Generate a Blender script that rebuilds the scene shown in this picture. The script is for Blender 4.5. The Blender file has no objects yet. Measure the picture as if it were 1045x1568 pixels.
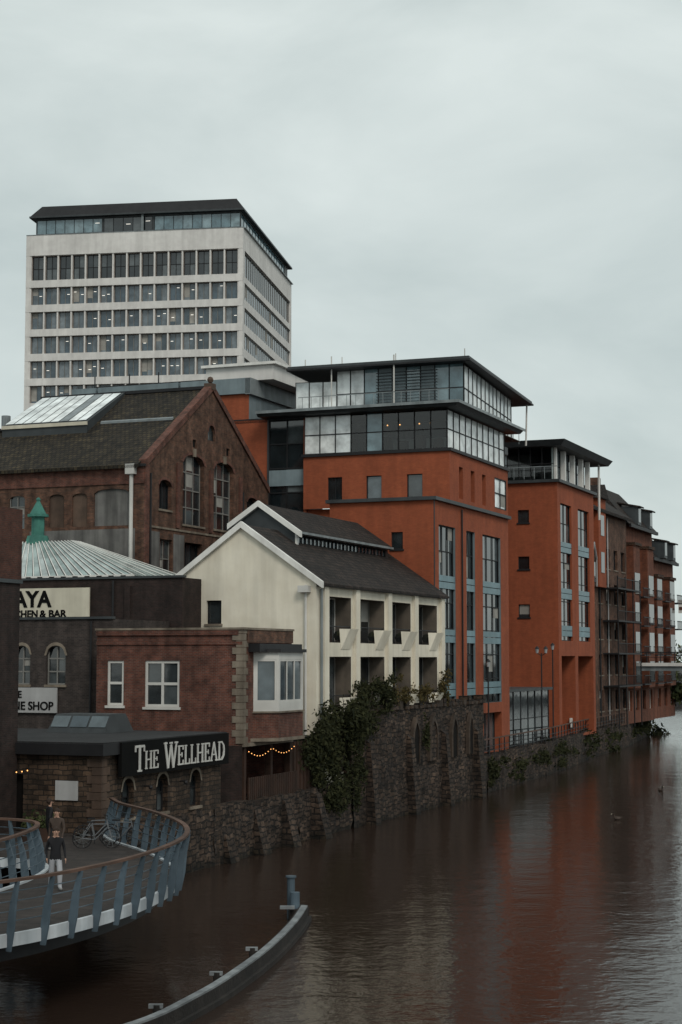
import bpy, math, random
from mathutils import Vector, Matrix
random.seed(7)
scene=bpy.context.scene
R=math.radians
scene.view_settings.view_transform='Standard'
try: scene.view_settings.look='None'
except Exception: pass
scene.view_settings.exposure=0
COL=scene.collection
GA=22.0
ca,sa=math.cos(R(GA)),math.sin(R(GA))
def S(r,f,z=0): return Vector((ca*r+sa*f,-sa*r+ca*f,z))

# ------------------------------------------------------------ materials
M={}
def base(name):
    m=bpy.data.materials.new(name); m.use_nodes=True
    nt=m.node_tree; p=nt.nodes['Principled BSDF']; M[name]=m
    return m,nt,p
def N(nt,t,**kw):
    n=nt.nodes.new(t)
    for k,v in kw.items(): setattr(n,k,v)
    return n
def mixc(nt,fac,a,b,mode='MIX'):
    n=N(nt,'ShaderNodeMix',data_type='RGBA',blend_type=mode)
    for sock,v in ((n.inputs[0],fac),(n.inputs[6],a),(n.inputs[7],b)):
        if isinstance(v,bpy.types.NodeSocket): nt.links.new(v,sock)
        elif isinstance(v,(tuple,list)): sock.default_value=(*v[:3],1)
        else: sock.default_value=v
    return n.outputs[2]
def ramp(nt,src,a,b,c0=(0,0,0),c1=(1,1,1)):
    n=N(nt,'ShaderNodeValToRGB'); n.color_ramp.elements[0].position=a; n.color_ramp.elements[1].position=b
    n.color_ramp.elements[0].color=(*c0,1); n.color_ramp.elements[1].color=(*c1,1)
    nt.links.new(src,n.inputs[0]); return n.outputs[0]
def noise(nt,vec,scale,detail=4,map_=None,rough=.55):
    if map_:
        mp=N(nt,'ShaderNodeMapping'); mp.inputs['Scale'].default_value=map_; nt.links.new(vec,mp.inputs[0]); vec=mp.outputs[0]
    n=N(nt,'ShaderNodeTexNoise'); n.inputs['Scale'].default_value=scale; n.inputs['Detail'].default_value=detail
    n.inputs['Roughness'].default_value=rough
    nt.links.new(vec,n.inputs['Vector']); return n.outputs['Fac']
def mat(name,c1,c2=None,rough=.85,spec=.3,pat=None,bw=.225,bh=.075,mortar=(.25,.22,.2),ms=.012,streak=.35,var=.5,metal=0,bump=.3,distort=0,tide=0):
    m,nt,p=base(name)
    tc=N(nt,'ShaderNodeTexCoord'); ob=tc.outputs['Object']; uv=tc.outputs['UV']
    c2=c2 or tuple(x*.75 for x in c1)
    hgt=None
    if pat=='brick':
        vec=uv
        if distort:
            nn=N(nt,'ShaderNodeTexNoise'); nn.inputs['Scale'].default_value=1.7; nt.links.new(uv,nn.inputs['Vector'])
            sc=N(nt,'ShaderNodeVectorMath',operation='SCALE'); sc.inputs[3].default_value=distort
            nt.links.new(nn.outputs['Color'],sc.inputs[0])
            ad=N(nt,'ShaderNodeVectorMath',operation='ADD'); nt.links.new(uv,ad.inputs[0]); nt.links.new(sc.outputs[0],ad.inputs[1]); vec=ad.outputs[0]
        b=N(nt,'ShaderNodeTexBrick'); b.inputs['Scale'].default_value=1; b.inputs['Brick Width'].default_value=bw; b.inputs['Row Height'].default_value=bh
        b.inputs['Mortar Size'].default_value=ms; b.inputs['Mortar Smooth'].default_value=.3; b.inputs['Bias'].default_value=0
        b.inputs['Color1'].default_value=(*c1,1); b.inputs['Color2'].default_value=(*c2,1); b.inputs['Mortar'].default_value=(*mortar,1)
        nt.links.new(vec,b.inputs['Vector']); col=b.outputs['Color']; hgt=b.outputs['Fac']
        n2=noise(nt,ob,2.2,5); col=mixc(nt,1.0,col,ramp(nt,n2,.3,.7,(1-var,)*3,(1+var*.6,)*3),'MULTIPLY')
    else:
        n1=noise(nt,ob,1.3,6); col=mixc(nt,ramp(nt,n1,.35,.65),c1,c2)
    n3=noise(nt,ob,.25,3); col=mixc(nt,1.0,col,ramp(nt,n3,.3,.7,(1-var*.5,)*3,(1.12,)*3),'MULTIPLY')
    if streak:
        n4=noise(nt,ob,1.0,5,(1.6,1.6,.12)); col=mixc(nt,1.0,col,ramp(nt,n4,.36,.62,(1-streak,)*3,(1,1,1)),'MULTIPLY')
    if tide:
        sx=N(nt,'ShaderNodeSeparateXYZ'); nt.links.new(ob,sx.inputs[0])
        ma=N(nt,'ShaderNodeMath',operation='MULTIPLY_ADD'); ma.inputs[1].default_value=1.2; nt.links.new(noise(nt,ob,.8,4),ma.inputs[0]); nt.links.new(sx.outputs[2],ma.inputs[2])
        col=mixc(nt,1.0,col,ramp(nt,ma.outputs[0],.6,1.0 ,(.32,.36,.30),(1,1,1)),'MULTIPLY')
    nt.links.new(col,p.inputs['Base Color'])
    p.inputs['Roughness'].default_value=rough; p.inputs['Metallic'].default_value=metal
    p.inputs['Specular IOR Level'].default_value=spec
    if bump:
        bn=N(nt,'ShaderNodeBump'); bn.inputs['Strength'].default_value=bump; bn.inputs['Distance'].default_value=.03
        h=noise(nt,ob,9,4)
        if hgt:
            mm=N(nt,'ShaderNodeMath',operation='SUBTRACT'); nt.links.new(h,mm.inputs[0]); nt.links.new(hgt,mm.inputs[1]); h=mm.outputs[0]
        nt.links.new(h,bn.inputs['Height']); nt.links.new(bn.outputs[0],p.inputs['Normal'])
    return m
def glassmat(name,dark,light,rough=.06,spec=.9,thr=.75,metal=0):
    m,nt,p=base(name)
    g=N(nt,'ShaderNodeNewGeometry')
    c=mixc(nt,ramp(nt,g.outputs['Random Per Island'],thr-.25,1.0),dark,light)
    tc=N(nt,'ShaderNodeTexCoord'); n=noise(nt,tc.outputs['Object'],.9,4)
    c=mixc(nt,1.0,c,ramp(nt,n,.35,.65,(.6,)*3,(1.25,)*3),'MULTIPLY')
    nt.links.new(c,p.inputs['Base Color']); p.inputs['Roughness'].default_value=rough
    p.inputs['Specular IOR Level'].default_value=spec; p.inputs['Metallic'].default_value=metal
    b=N(nt,'ShaderNodeBump'); b.inputs['Strength'].default_value=.08; b.inputs['Distance'].default_value=.05
    nt.links.new(noise(nt,tc.outputs['Object'],.8,2),b.inputs['Height']); nt.links.new(b.outputs[0],p.inputs['Normal'])
def emis(name,c,s):
    m,nt,p=base(name); p.inputs['Emission Color'].default_value=(*c,1); p.inputs['Emission Strength'].default_value=s; p.inputs['Base Color'].default_value=(*c,1)

mat('orange_brick',(.31,.080,.034),(.27,.066,.029),pat='brick',mortar=(.22,.072,.038),ms=.007,streak=.15,var=.12,bump=.1)
mat('red_brick',(.18,.058,.037),(.105,.038,.028),pat='brick',mortar=(.15,.105,.085),var=.45)
mat('brown_brick',(.175,.078,.047),(.085,.044,.030),pat='brick',mortar=(.13,.09,.068),var=.55,streak=.4)
mat('dark_brick',(.043,.024,.021),(.026,.017,.015),pat='brick',mortar=(.036,.029,.026),var=.4)
mat('grey_brick',(.065,.049,.044),(.038,.030,.028),pat='brick',mortar=(.07,.06,.055),var=.4)
mat('warm_brick',(.22,.066,.032),(.15,.048,.027),pat='brick',mortar=(.14,.07,.048),var=.3)
mat('upper_brick',(.10,.035,.024),(.06,.024,.018),pat='brick',mortar=(.07,.045,.035),var=.3)
mat('rubble_stone',(.105,.070,.050),(.040,.028,.022),pat='brick',bw=.62,bh=.27,mortar=(.016,.012,.010),ms=.04,distort=.3,var=.8,streak=.35,bump=1,tide=1)
mat('pub_stone',(.125,.080,.053),(.052,.036,.026),pat='brick',bw=.45,bh=.2,mortar=(.035,.027,.021),ms=.025,distort=.2,var=.6,streak=.4,bump=.8)
mat('dressed_stone',(.28,.235,.185),(.19,.155,.12),streak=.4)
mat('arch_stone',(.085,.062,.047),(.05,.037,.029),streak=.4)
mat('white_render',(.74,.69,.58),(.68,.625,.515),streak=.15,var=.14,bump=.1)
mat('loggia_shade',(.15,.125,.10),(.10,.085,.07),streak=.2)  # loggia reveals: shade painted in as a darker colour than the white render
mat('grey_render',(.20,.195,.185),(.15,.145,.14),streak=.5)
mat('white_concrete',(.66,.645,.62),(.60,.58,.56),streak=.12,var=.1,bump=0)
mat('tan_concrete',(.36,.32,.29),(.30,.265,.24),streak=.1,var=.15,bump=0)
mat('roof_tile',(.046,.032,.026),(.023,.018,.016),pat='brick',bw=.3,bh=.32,mortar=(.007,.006,.006),ms=.035,var=.7,streak=0,bump=.8)
mat('mossy_tile',(.052,.040,.023),(.027,.021,.015),pat='brick',bw=.3,bh=.32,mortar=(.008,.007,.006),ms=.035,var=.8,streak=0,bump=.8)
mat('brown_tile',(.10,.05,.03),(.055,.033,.022),pat='brick',bw=.3,bh=.32,mortar=(.02,.015,.012),ms=.035,var=.6,streak=0,bump=.8)
mat('dark_metal',(.020,.020,.022),(.014,.014,.016),rough=.55,spec=.3,streak=.1,bump=0)
mat('grey_metal',(.26,.29,.30),(.21,.24,.25),rough=.5,streak=.3,bump=0)
mat('bluegrey_panel',(.20,.25,.27),(.165,.21,.23),rough=.45,streak=.2,bump=0)
mat('teal_panel',(.15,.26,.30),(.12,.21,.245),rough=.35,streak=.15,bump=0)
mat('slate_panel',(.055,.063,.067),(.042,.048,.052),rough=.5,streak=.2,bump=0)
mat('white_paint',(.75,.74,.71),(.66,.65,.62),rough=.5,streak=.15,bump=0,var=.1)
mat('frame_dark',(.018,.018,.02),(.014,.014,.015),rough=.6,streak=0,bump=0,spec=.2)
mat('frame_white',(.62,.61,.58),(.56,.55,.52),rough=.5,streak=0,bump=0)
mat('frame_grey',(.22,.215,.20),(.18,.175,.165),rough=.5,streak=0,bump=0)
mat('flat_roof',(.027,.027,.029),(.017,.018,.019),streak=0,bump=.5)
mat('timber',(.06,.03,.02),(.035,.02,.014),streak=.4)
mat('old_timber',(.035,.029,.026),(.018,.016,.015),streak=.4,bump=.8)
mat('rail_timber',(.13,.075,.055),(.08,.05,.038),streak=.2)
mat('blue_steel',(.105,.145,.18),(.07,.10,.125),rough=.55,streak=.3,bump=.1)
mat('edge_steel',(.60,.63,.66),(.44,.48,.51),rough=.5,streak=.3,bump=.1)
mat('worn_steel',(.30,.32,.33),(.14,.15,.16),rough=.6,streak=.3,bump=.2)
mat('copper_green',(.075,.25,.20),(.05,.16,.135),streak=.4)
mat('deck_boards',(.050,.040,.036),(.033,.027,.025),pat='brick',bw=3,bh=.15,mortar=(.012,.01,.009),ms=.012,var=.4,streak=0)
mat('boarding',(.13,.085,.062),(.085,.058,.044),streak=.4)
mat('land',(.045,.04,.036),(.03,.028,.026),streak=0,bump=.4)
mat('blind',(.36,.35,.32),(.28,.27,.25),streak=0,bump=0,rough=.9)
mat('room',(.13,.12,.11),(.08,.075,.07),streak=0,bump=0)
mat('dark_void',(.014,.012,.011),(.01,.009,.009),streak=0,bump=0,spec=.1)  # near-black colour stands in for shade in niches, voids and openings
mat('cream_sign',(.62,.58,.47),(.56,.52,.42),streak=.15,bump=0,var=.1)
mat('pale_sign',(.42,.42,.42),(.36,.36,.36),streak=.15,bump=0,var=.1)
mat('sign_black',(.006,.006,.006),(.005,.005,.005),rough=.8,streak=0,bump=0,spec=.1)
mat('lamp_glass',(.35,.37,.38),(.3,.32,.33),rough=.3,streak=0,bump=0)
mat('bark',(.03,.024,.018),(.02,.016,.013),streak=0)
glassmat('glass',(.012,.017,.020),(.09,.105,.11))
glassmat('office_glass',(.045,.065,.08),(.16,.19,.20),thr=.6)
glassmat('tower_glass',(.05,.078,.10),(.18,.21,.23),thr=.6)
glassmat('teal_glass',(.10,.17,.20),(.20,.28,.31),thr=.5)
glassmat('sky_glass',(.62,.67,.68),(.80,.83,.82),rough=.15,thr=.3)  # pale base colour stands in for reflected sky and white blinds
glassmat('roof_glass',(.24,.31,.30),(.38,.43,.42),rough=.2,thr=.5)
emis('office_light',(1,.95,.85),.8); emis('bulb',(1,.45,.14),2.2)
m,nt,p=base('clear_glass')
nt.nodes.remove(p)
tr=N(nt,'ShaderNodeBsdfTransparent'); tr.inputs[0].default_value=(.68,.78,.80,1)
gl=N(nt,'ShaderNodeBsdfGlossy'); gl.inputs['Roughness'].default_value=.03
mx=N(nt,'ShaderNodeMixShader'); fr=N(nt,'ShaderNodeFresnel'); fr.inputs[0].default_value=1.5
ad=N(nt,'ShaderNodeMath',operation='ADD'); ad.inputs[1].default_value=.03; nt.links.new(fr.outputs[0],ad.inputs[0])
nt.links.new(ad.outputs[0],mx.inputs[0]); nt.links.new(tr.outputs[0],mx.inputs[1]); nt.links.new(gl.outputs[0],mx.inputs[2])
nt.links.new(mx.outputs[0],nt.nodes['Material Output'].inputs[0])
def leafmat(name,a,b):
    m,nt,p=base(name); g=N(nt,'ShaderNodeNewGeometry')
    nt.links.new(ramp(nt,g.outputs['Random Per Island'],0,1,a,b),p.inputs['Base Color']); p.inputs['Roughness'].default_value=.8
    p.inputs['Specular IOR Level'].default_value=.1
leafmat('leaves',(.018,.026,.012),(.055,.062,.024)); leafmat('dark_leaves',(.009,.012,.006),(.034,.036,.015))
leafmat('autumn_leaves',(.03,.028,.013),(.085,.062,.024))
# water
m,nt,p=base('river_water')
tc=N(nt,'ShaderNodeTexCoord'); ob=tc.outputs['Object']
p.inputs['Base Color'].default_value=(.030,.0195,.015,1); p.inputs['Roughness'].default_value=.09; p.inputs['IOR'].default_value=1.33
p.inputs['Specular IOR Level'].default_value=.36
n1=noise(nt,ob,.5,3); n2=noise(nt,ob,2.6,4); n3=noise(nt,ob,.05,3)
mm=N(nt,'ShaderNodeMath',operation='MULTIPLY_ADD'); mm.inputs[1].default_value=.42; nt.links.new(n2,mm.inputs[0]); nt.links.new(n1,mm.inputs[2])
m2=N(nt,'ShaderNodeMath',operation='MULTIPLY'); nt.links.new(mm.outputs[0],m2.inputs[0]); nt.links.new(ramp(nt,n3,.35,.65,(.45,)*3,(1,)*3),m2.inputs[1])
b=N(nt,'ShaderNodeBump'); b.inputs['Strength'].default_value=.55; b.inputs['Distance'].default_value=.10
nt.links.new(m2.outputs[0],b.inputs['Height']); nt.links.new(b.outputs[0],p.inputs['Normal'])

# ------------------------------------------------------------ builder
class B:
    def __init__(s,name,org=(0,0),rot=-GA,world=None):
        s.name=name; s.P={}; s.o=Vector((org[0],org[1],0)); s.obs=[]
        e=bpy.data.objects.new(name,None); COL.objects.link(e); s.root=e
        e.rotation_euler=(0,0,R(rot))
        e.location=Vector((world[0],world[1],0)) if world else Matrix.Rotation(R(rot),3,'Z')@s.o
    def poly(s,k,pts):
        V,F,U=s.P.setdefault(k,([],[],[]))
        pts=[Vector(p) for p in pts]; i=len(V); V.extend([p-s.o for p in pts]); F.append(tuple(range(i,i+len(pts))))
        n=Vector((0,0,0))
        for a in range(1,len(pts)-1): n+=(pts[a]-pts[0]).cross(pts[a+1]-pts[0])
        if n.length<1e-9: n=Vector((0,0,1))
        n.normalize()
        if abs(n.z)>.95: t=Vector((1,0,0)); w=Vector((0,1,0))
        else: t=Vector((-n.y,n.x,0)).normalized(); w=n.cross(t)
        U.extend([(p.dot(t),p.dot(w)) for p in pts])
    def box(s,k,x0,x1,y0,y1,z0,z1):
        c=[Vector((x,y,z)) for z in (z0,z1) for (x,y) in ((x0,y0),(x1,y0),(x1,y1),(x0,y1))]
        s.hexa(k,c)
    def hexa(s,k,c):
        for f in ((3,2,1,0),(4,5,6,7),(0,1,5,4),(1,2,6,5),(2,3,7,6),(3,0,4,7)): s.poly(k,[c[i] for i in f])
    def prism(s,k,pl,z0,z1):
        n=len(pl); s.poly(k,[(x,y,z1) for x,y in pl]); s.poly(k,[(x,y,z0) for x,y in reversed(pl)])
        for i in range(n):
            a=pl[i]; b=pl[(i+1)%n]; s.poly(k,[(a[0],a[1],z0),(b[0],b[1],z0),(b[0],b[1],z1),(a[0],a[1],z1)])
    def slab(s,k,q,t):
        q=[Vector(p) for p in q]; lo=[p-Vector((0,0,t)) for p in q]
        s.poly(k,q); s.poly(k,lo[::-1])
        for i in range(len(q)):
            j=(i+1)%len(q); s.poly(k,[lo[i],lo[j],q[j],q[i]])
    def tube(s,k,p,q,r,n=6,r2=None):
        p=Vector(p); q=Vector(q); d=(q-p)
        if d.length<1e-6: return
        d.normalize(); u=d.orthogonal().normalized(); v=d.cross(u); r2=r if r2 is None else r2
        A=[p+(u*math.cos(2*math.pi*i/n)+v*math.sin(2*math.pi*i/n))*r for i in range(n)]
        C=[q+(u*math.cos(2*math.pi*i/n)+v*math.sin(2*math.pi*i/n))*r2 for i in range(n)]
        for i in range(n): j=(i+1)%n; s.poly(k,[A[i],A[j],C[j],C[i]])
        s.poly(k,C); s.poly(k,A[::-1])
    def ball(s,k,c,r,n=8,sz=1):
        c=Vector(c); m=n//2
        def P(i,j): a=math.pi*i/m; b_=2*math.pi*j/n; return c+Vector((r*math.sin(a)*math.cos(b_),r*math.sin(a)*math.sin(b_),r*sz*math.cos(a)))
        for i in range(m):
            for j in range(n):
                q=[P(i,j),P(i+1,j),P(i+1,j+1),P(i,j+1)]
                if i==0: q=[q[0],q[1],q[2]]
                elif i==m-1: q=[q[0],q[1],q[3]]
                s.poly(k,q)
    def F(s,p0,p1):
        p0=Vector((*p0,0)); p1=Vector((*p1,0)); d=(p1-p0); L=d.length; d.normalize(); n=Vector((d.y,-d.x,0))
        return (p0,d,n,L)
    def pt(s,F,a,z,o=0): return F[0]+F[1]*a+F[2]*o+Vector((0,0,z))
    def fbox(s,k,F,a0,a1,z0,z1,o0,o1):
        if a1<a0: a0,a1=a1,a0
        c=[s.pt(F,a,z,o) for z in (z0,z1) for (a,o) in ((a0,o1),(a1,o1),(a1,o0),(a0,o0))]
        s.hexa(k,c)
    def facade(s,p0,p1,z0,z1,k,ops=(),top=None,brk=()):
        F=s.F(p0,p1); L=F[3]
        ss=sorted(set([0,L]+[round(v,4) for o in ops for v in (o['a'],o['b'])]+list(brk)))
        zs=sorted(set([z0,z1]+[round(v,4) for o in ops for v in (o['c'],o['d'])]))
        T=top or (lambda a:1e9)
        for i in range(len(ss)-1):
            for j in range(len(zs)-1):
                a,b,c,d=ss[i],ss[i+1],zs[j],zs[j+1]
                if b-a<1e-4 or d-c<1e-4: continue
                ma,mc=(a+b)/2,(c+d)/2
                if any(o['a']<ma<o['b'] and o['c']<mc<o['d'] for o in ops): continue
                ta,tb=T(a),T(b)
                if c>=ta and c>=tb: continue
                s.poly(k,[s.pt(F,a,min(c,ta)),s.pt(F,b,min(c,tb)),s.pt(F,b,min(d,tb)),s.pt(F,a,min(d,ta))])
        for o in ops: s.opening(F,k,o)
        return F
    def opening(s,F,k,o):
        a,b,c,d,D=o['a'],o['b'],o['c'],o['d'],o['D']
        P=lambda x,z,q: s.pt(F,x,z,q)
        rk=o.get('rev') or k
        s.poly(rk,[P(a,c,0),P(a,c,-D),P(a,d,-D),P(a,d,0)]); s.poly(rk,[P(b,c,-D),P(b,c,0),P(b,d,0),P(b,d,-D)])
        s.poly(rk,[P(a,c,0),P(b,c,0),P(b,c,-D),P(a,c,-D)]); s.poly(rk,[P(a,d,-D),P(b,d,-D),P(b,d,0),P(a,d,0)])
        nx,nz,fw,fk,gk=o['nx'],o['nz'],o['fw'],o['fr'],o['gl']
        for i in range(nx):
            for j in range(nz):
                x0=a+(b-a)*i/nx; x1=a+(b-a)*(i+1)/nx; y0=c+(d-c)*j/nz; y1=c+(d-c)*(j+1)/nz
                jt=random.uniform(-.008,.008)
                s.poly(gk,[P(x0,y0,-D),P(x1,y0,-D+jt),P(x1,y1,-D),P(x0,y1,-D-jt)])
                if random.random()<o['bl']:
                    h=random.uniform(.25,.9)*(y1-y0); s.poly('blind',[P(x0+.02,y1-h,-D+.012),P(x1-.02,y1-h,-D+.012),P(x1-.02,y1,-D+.012),P(x0+.02,y1,-D+.012)])
                if o.get('lt') and random.random()<o['lt']:
                    w=(x1-x0); q=random.uniform(.05,.4)*w; z=y0+random.uniform(.45,.8)*(y1-y0)
                    s.poly('office_light',[P(x0+q,z,-D+.02),P(x0+q+w*.45,z,-D+.02),P(x0+q+w*.45,z+.07,-D+.02),P(x0+q,z+.07,-D+.02)])
        if fw>0:
            e=-D+.02; g=-D+.07
            s.fbox(fk,F,a,a+fw,c,d,e,g); s.fbox(fk,F,b-fw,b,c,d,e,g); s.fbox(fk,F,a+fw,b-fw,c,c+fw,e,g); s.fbox(fk,F,a+fw,b-fw,d-fw,d,e,g)
            for i in range(1,nx): x=a+(b-a)*i/nx; s.fbox(fk,F,x-fw/2,x+fw/2,c+fw,d-fw,e,g-.004)
            for j in range(1,nz): z=c+(d-c)*j/nz; s.fbox(fk,F,a+fw,b-fw,z-fw/2,z+fw/2,e,g-.008)
        if o['arch']:
            w=b-a; rise=o['arch']; n=10
            def A(t): return d-rise+rise*math.sqrt(max(0,1-(2*t-1)**2))
            for i in range(n):
                t0,t1=i/n,(i+1)/n
                s.poly(k,[P(a+w*t0,A(t0),.002),P(a+w*t1,A(t1),.002),P(a+w*t1,d,.002),P(a+w*t0,d,.002)])
                s.poly(rk,[P(a+w*t0,A(t0),.002),P(a+w*t0,A(t0),-D),P(a+w*t1,A(t1),-D),P(a+w*t1,A(t1),.002)])
            if o.get('trim'):
                for i in range(n):
                    t0,t1=i/n,(i+1)/n; q0,q1=(t0-.5)*1.22+.5,(t1-.5)*1.22+.5
                    A2=lambda t: d-rise+(rise+.16)*math.sqrt(max(0,1-(2*t-1)**2))
                    l=[P(a+w*t0,A(t0),.04),P(a+w*t1,A(t1),.04),P(a+w*q1,A2(t1),.04),P(a+w*q0,A2(t0),.04)]
                    s.poly(o['trim'],l)
        if o['sill']: s.fbox(o['sill'],F,a-.08,b+.08,c-.12,c-.002,-.02,.08)
        if o.get('lin'): s.fbox(o['lin'],F,a-.1,b+.1,d+.002,d+.2,-.02,.03)
    def text(s,name,txt,F,a,z,size,o,mk,ext=.02,off=0,sx=1):
        cu=bpy.data.curves.new(name,'FONT'); cu.body=txt; cu.size=size; cu.extrude=ext; cu.offset=off
        ob=bpy.data.objects.new(name,cu); COL.objects.link(ob); ob.parent=s.root
        ob.location=s.pt(F,a,z,o)-s.o; ob.rotation_euler=(math.pi/2,0,math.atan2(F[1].y,F[1].x)); ob.scale=(sx,1,1)
        cu.materials.append(M[mk]); return ob
    def serif(s,k,ch,F,a,z,h,o):
        G={'T':(.8,[((.4,0),(.4,1),1),((.03,.95),(.77,.95),.6),((.06,.75),(.06,.95),.5),((.74,.75),(.74,.95),.5),((.24,.03),(.56,.03),.45)]),
           'H':(.86,[((.16,0),(.16,1),1),((.70,0),(.70,1),1),((.16,.52),(.70,.52),.5),((.03,.03),(.29,.03),.45),((.03,.97),(.29,.97),.45),((.57,.03),(.83,.03),.45),((.57,.97),(.83,.97),.45)]),
           'E':(.70,[((.16,0),(.16,1),1),((.03,.03),(.6,.03),.5),((.03,.97),(.6,.97),.5),((.16,.52),(.46,.52),.45),((.62,.0),(.62,.25),.5),((.6,.78),(.6,1),.5),((.47,.4),(.47,.64),.4)]),
           'W':(1.15,[((.1,1),(.36,0),1),((.36,0),(.58,.9),.6),((.58,.9),(.80,0),1),((.80,0),(1.05,1),.6),((0,.97),(.25,.97),.45),((.47,.97),(.7,.97),.45),((.9,.97),(1.15,.97),.45)]),
           'L':(.66,[((.16,0),(.16,1),1),((.03,.03),(.6,.03),.5),((.03,.97),(.3,.97),.45),((.6,0),(.6,.28),.5)]),
           'A':(.88,[((.1,0),(.42,1),.6),((.42,1),(.76,0),1),((.24,.34),(.64,.34),.45),((0,.03),(.24,.03),.45),((.6,.03),(.88,.03),.45)]),
           'D':(.84,[((.16,0),(.16,1),1),((.03,.03),(.45,.03),.5),((.03,.97),(.45,.97),.5),((.45,.97),(.68,.78),.8),((.68,.78),(.74,.5),1),((.74,.5),(.68,.22),1),((.68,.22),(.45,.03),.8)])}
        wd,st=G[ch]
        for i,(p,q,t) in enumerate(st):
            dx,dz=q[0]-p[0],q[1]-p[1]; L=math.hypot(dx,dz); nx,nz=-dz/L*.075*t,dx/L*.075*t
            c4=[(p[0]-nx,p[1]-nz),(q[0]-nx,q[1]-nz),(q[0]+nx,q[1]+nz),(p[0]+nx,p[1]+nz)]
            e=o+.03+.002*i
            s.hexa(k,[s.pt(F,a+u*h,z+v*h,o) for u,v in c4]+[s.pt(F,a+u*h,z+v*h,e) for u,v in c4])
        return wd*h
    def done(s,smooth=()):
        for k,(V,Fa,U) in s.P.items():
            me=bpy.data.meshes.new(k); me.from_pydata([tuple(v) for v in V],[],Fa)
            uvl=me.uv_layers.new(name='UVMap'); flat=[c for uv in U for c in uv]; uvl.data.foreach_set('uv',flat)
            me.materials.append(M[k]); me.validate(); me.update()
            ob=bpy.data.objects.new(k,me); COL.objects.link(ob); ob.parent=s.root
            if k in smooth:
                for p in me.polygons: p.use_smooth=True
        return s
def op(a,b,c,d,D=.18,nx=1,nz=1,fr='frame_dark',gl='glass',fw=.06,arch=0,sill=None,bl=.12,**kw):
    o=dict(a=a,b=b,c=c,d=d,D=D,nx=nx,nz=nz,fr=fr,gl=gl,fw=fw,arch=arch,sill=sill,bl=bl); o.update(kw); return o
def body(b,k,x0,x1,y0,y1,z0,z1,roof='flat_roof',skip=''):
    if 'l' not in skip: b.poly(k,[(x0,y1,z0),(x0,y0,z0),(x0,y0,z1),(x0,y1,z1)])
    if 'b' not in skip: b.poly(k,[(x1,y1,z0),(x0,y1,z0),(x0,y1,z1),(x1,y1,z1)])
    if roof: b.poly(roof,[(x0,y0,z1),(x1,y0,z1),(x1,y1,z1),(x0,y1,z1)])

# ------------------------------------------------------------ ground + water
bank=[(-33.3,57),(-33.5,68),(-34,78.5),(-34.15,86),(-34.2,110),(-34.6,112),(-35.4,130),(-36.2,141),(-38,156),(-39.2,176),(-43,205),(-52,245),(-66,290)]
g=B('ground',rot=0)
pl=[S(a+(-.05),f) for a,f in bank]
pl=[(v.x,v.y) for v in pl]
pl=[(-1500,-200),(-60,-200),(-40,20),(-19,50),(-19,66)]+pl[1:]+[(60,330),(160,330),(120,200),(80,60),(70,-200),(1500,-200),(1500,3000),(-1500,3000)]
g.poly('land',[(x,y,2.3) for x,y in pl]); g.done()
w=B('water',rot=0); w.poly('river_water',[(-200,-150,0),(200,-150,0),(200,420,0),(-200,420,0)]); w.done()

def roughwall(b,k,p0,p1,z0,z1,amp=.07,step=.45,batter=.04,cap=None):
    F=b.F(p0,p1); L=F[3]; nx=max(1,int(L/step)); nz=max(1,int((z1-z0)/step))
    G=[[b.pt(F,L*i/nx,z0+(z1-z0)*j/nz+(random.uniform(-.12,.12) if j==nz and not cap else 0),random.uniform(-amp,amp)+batter*(nz-j)*step*.5) for j in range(nz+1)] for i in range(nx+1)]
    for i in range(nx):
        for j in range(nz): b.poly(k,[G[i][j],G[i+1][j],G[i+1][j+1],G[i][j+1]])
        b.poly(k,[G[i][nz],G[i+1][nz],b.pt(F,L*(i+1)/nx,z1,-.8),b.pt(F,L*i/nx,z1,-.8)])
    return F
rw=B('river_wall',(-34,80))
for i in range(len(bank)-1):
    p,q=bank[i],bank[i+1]
    if p[1]==86: continue
    roughwall(rw,'rubble_stone',p,q,-1,2.5 if q[1]<90 else 2.55)
F=roughwall(rw,'rubble_stone',(-34.15,86),(-34.2,110),-1,6.3,amp=.07)
rw.poly('rubble_stone',[(-34.2,110,-1),(-37,110.2,-1),(-37,110.2,6.3),(-34.2,110,6.3)])
rw.poly('rubble_stone',[(-37,86,-1),(-34.15,86,-1),(-34.15,86,6.3),(-37,86,6.3)])
for c,w_ in ((9.9,.5),(13.1,.62),(17.2,.5),(20.6,.42)):
    pts=[(c-w_,2.9),(c+w_,2.9),(c+w_,4.3),(c+w_*.8,4.75),(c+w_*.45,5.05),(c,5.3),(c-w_*.45,5.05),(c-w_*.8,4.75),(c-w_,4.3)]
    rw.poly('dark_void' if w_<.6 else 'rubble_stone',[rw.pt(F,a,z,.22) for a,z in pts])  # niche shade painted as a flat near-black panel
    n=len(pts)
    for i in range(1,n):
        a,b_=pts[i],pts[(i+1)%n]
        o=lambda p,s_: (c+(p[0]-c)*s_,2.9+(p[1]-2.9)*(1+(s_-1)*.45))
        a2,b2=o(a,1.3),o(b_,1.3)
        rw.hexa('arch_stone',[rw.pt(F,a[0],a[1],.05),rw.pt(F,b_[0],b_[1],.05),rw.pt(F,b2[0],b2[1],.05),rw.pt(F,a2[0],a2[1],.05),rw.pt(F,a[0],a[1],.30),rw.pt(F,b_[0],b_[1],.30),rw.pt(F,b2[0],b2[1],.26),rw.pt(F,a2[0],a2[1],.26)])
for i in range(30):
    a=.4+i*.8+random.uniform(-.2,.2); rw.fbox('rubble_stone' if i%3 else 'arch_stone',F,a,a+random.uniform(.4,.8),6.1,6.35+random.uniform(-.1,.3),-.6,.1)
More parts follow.
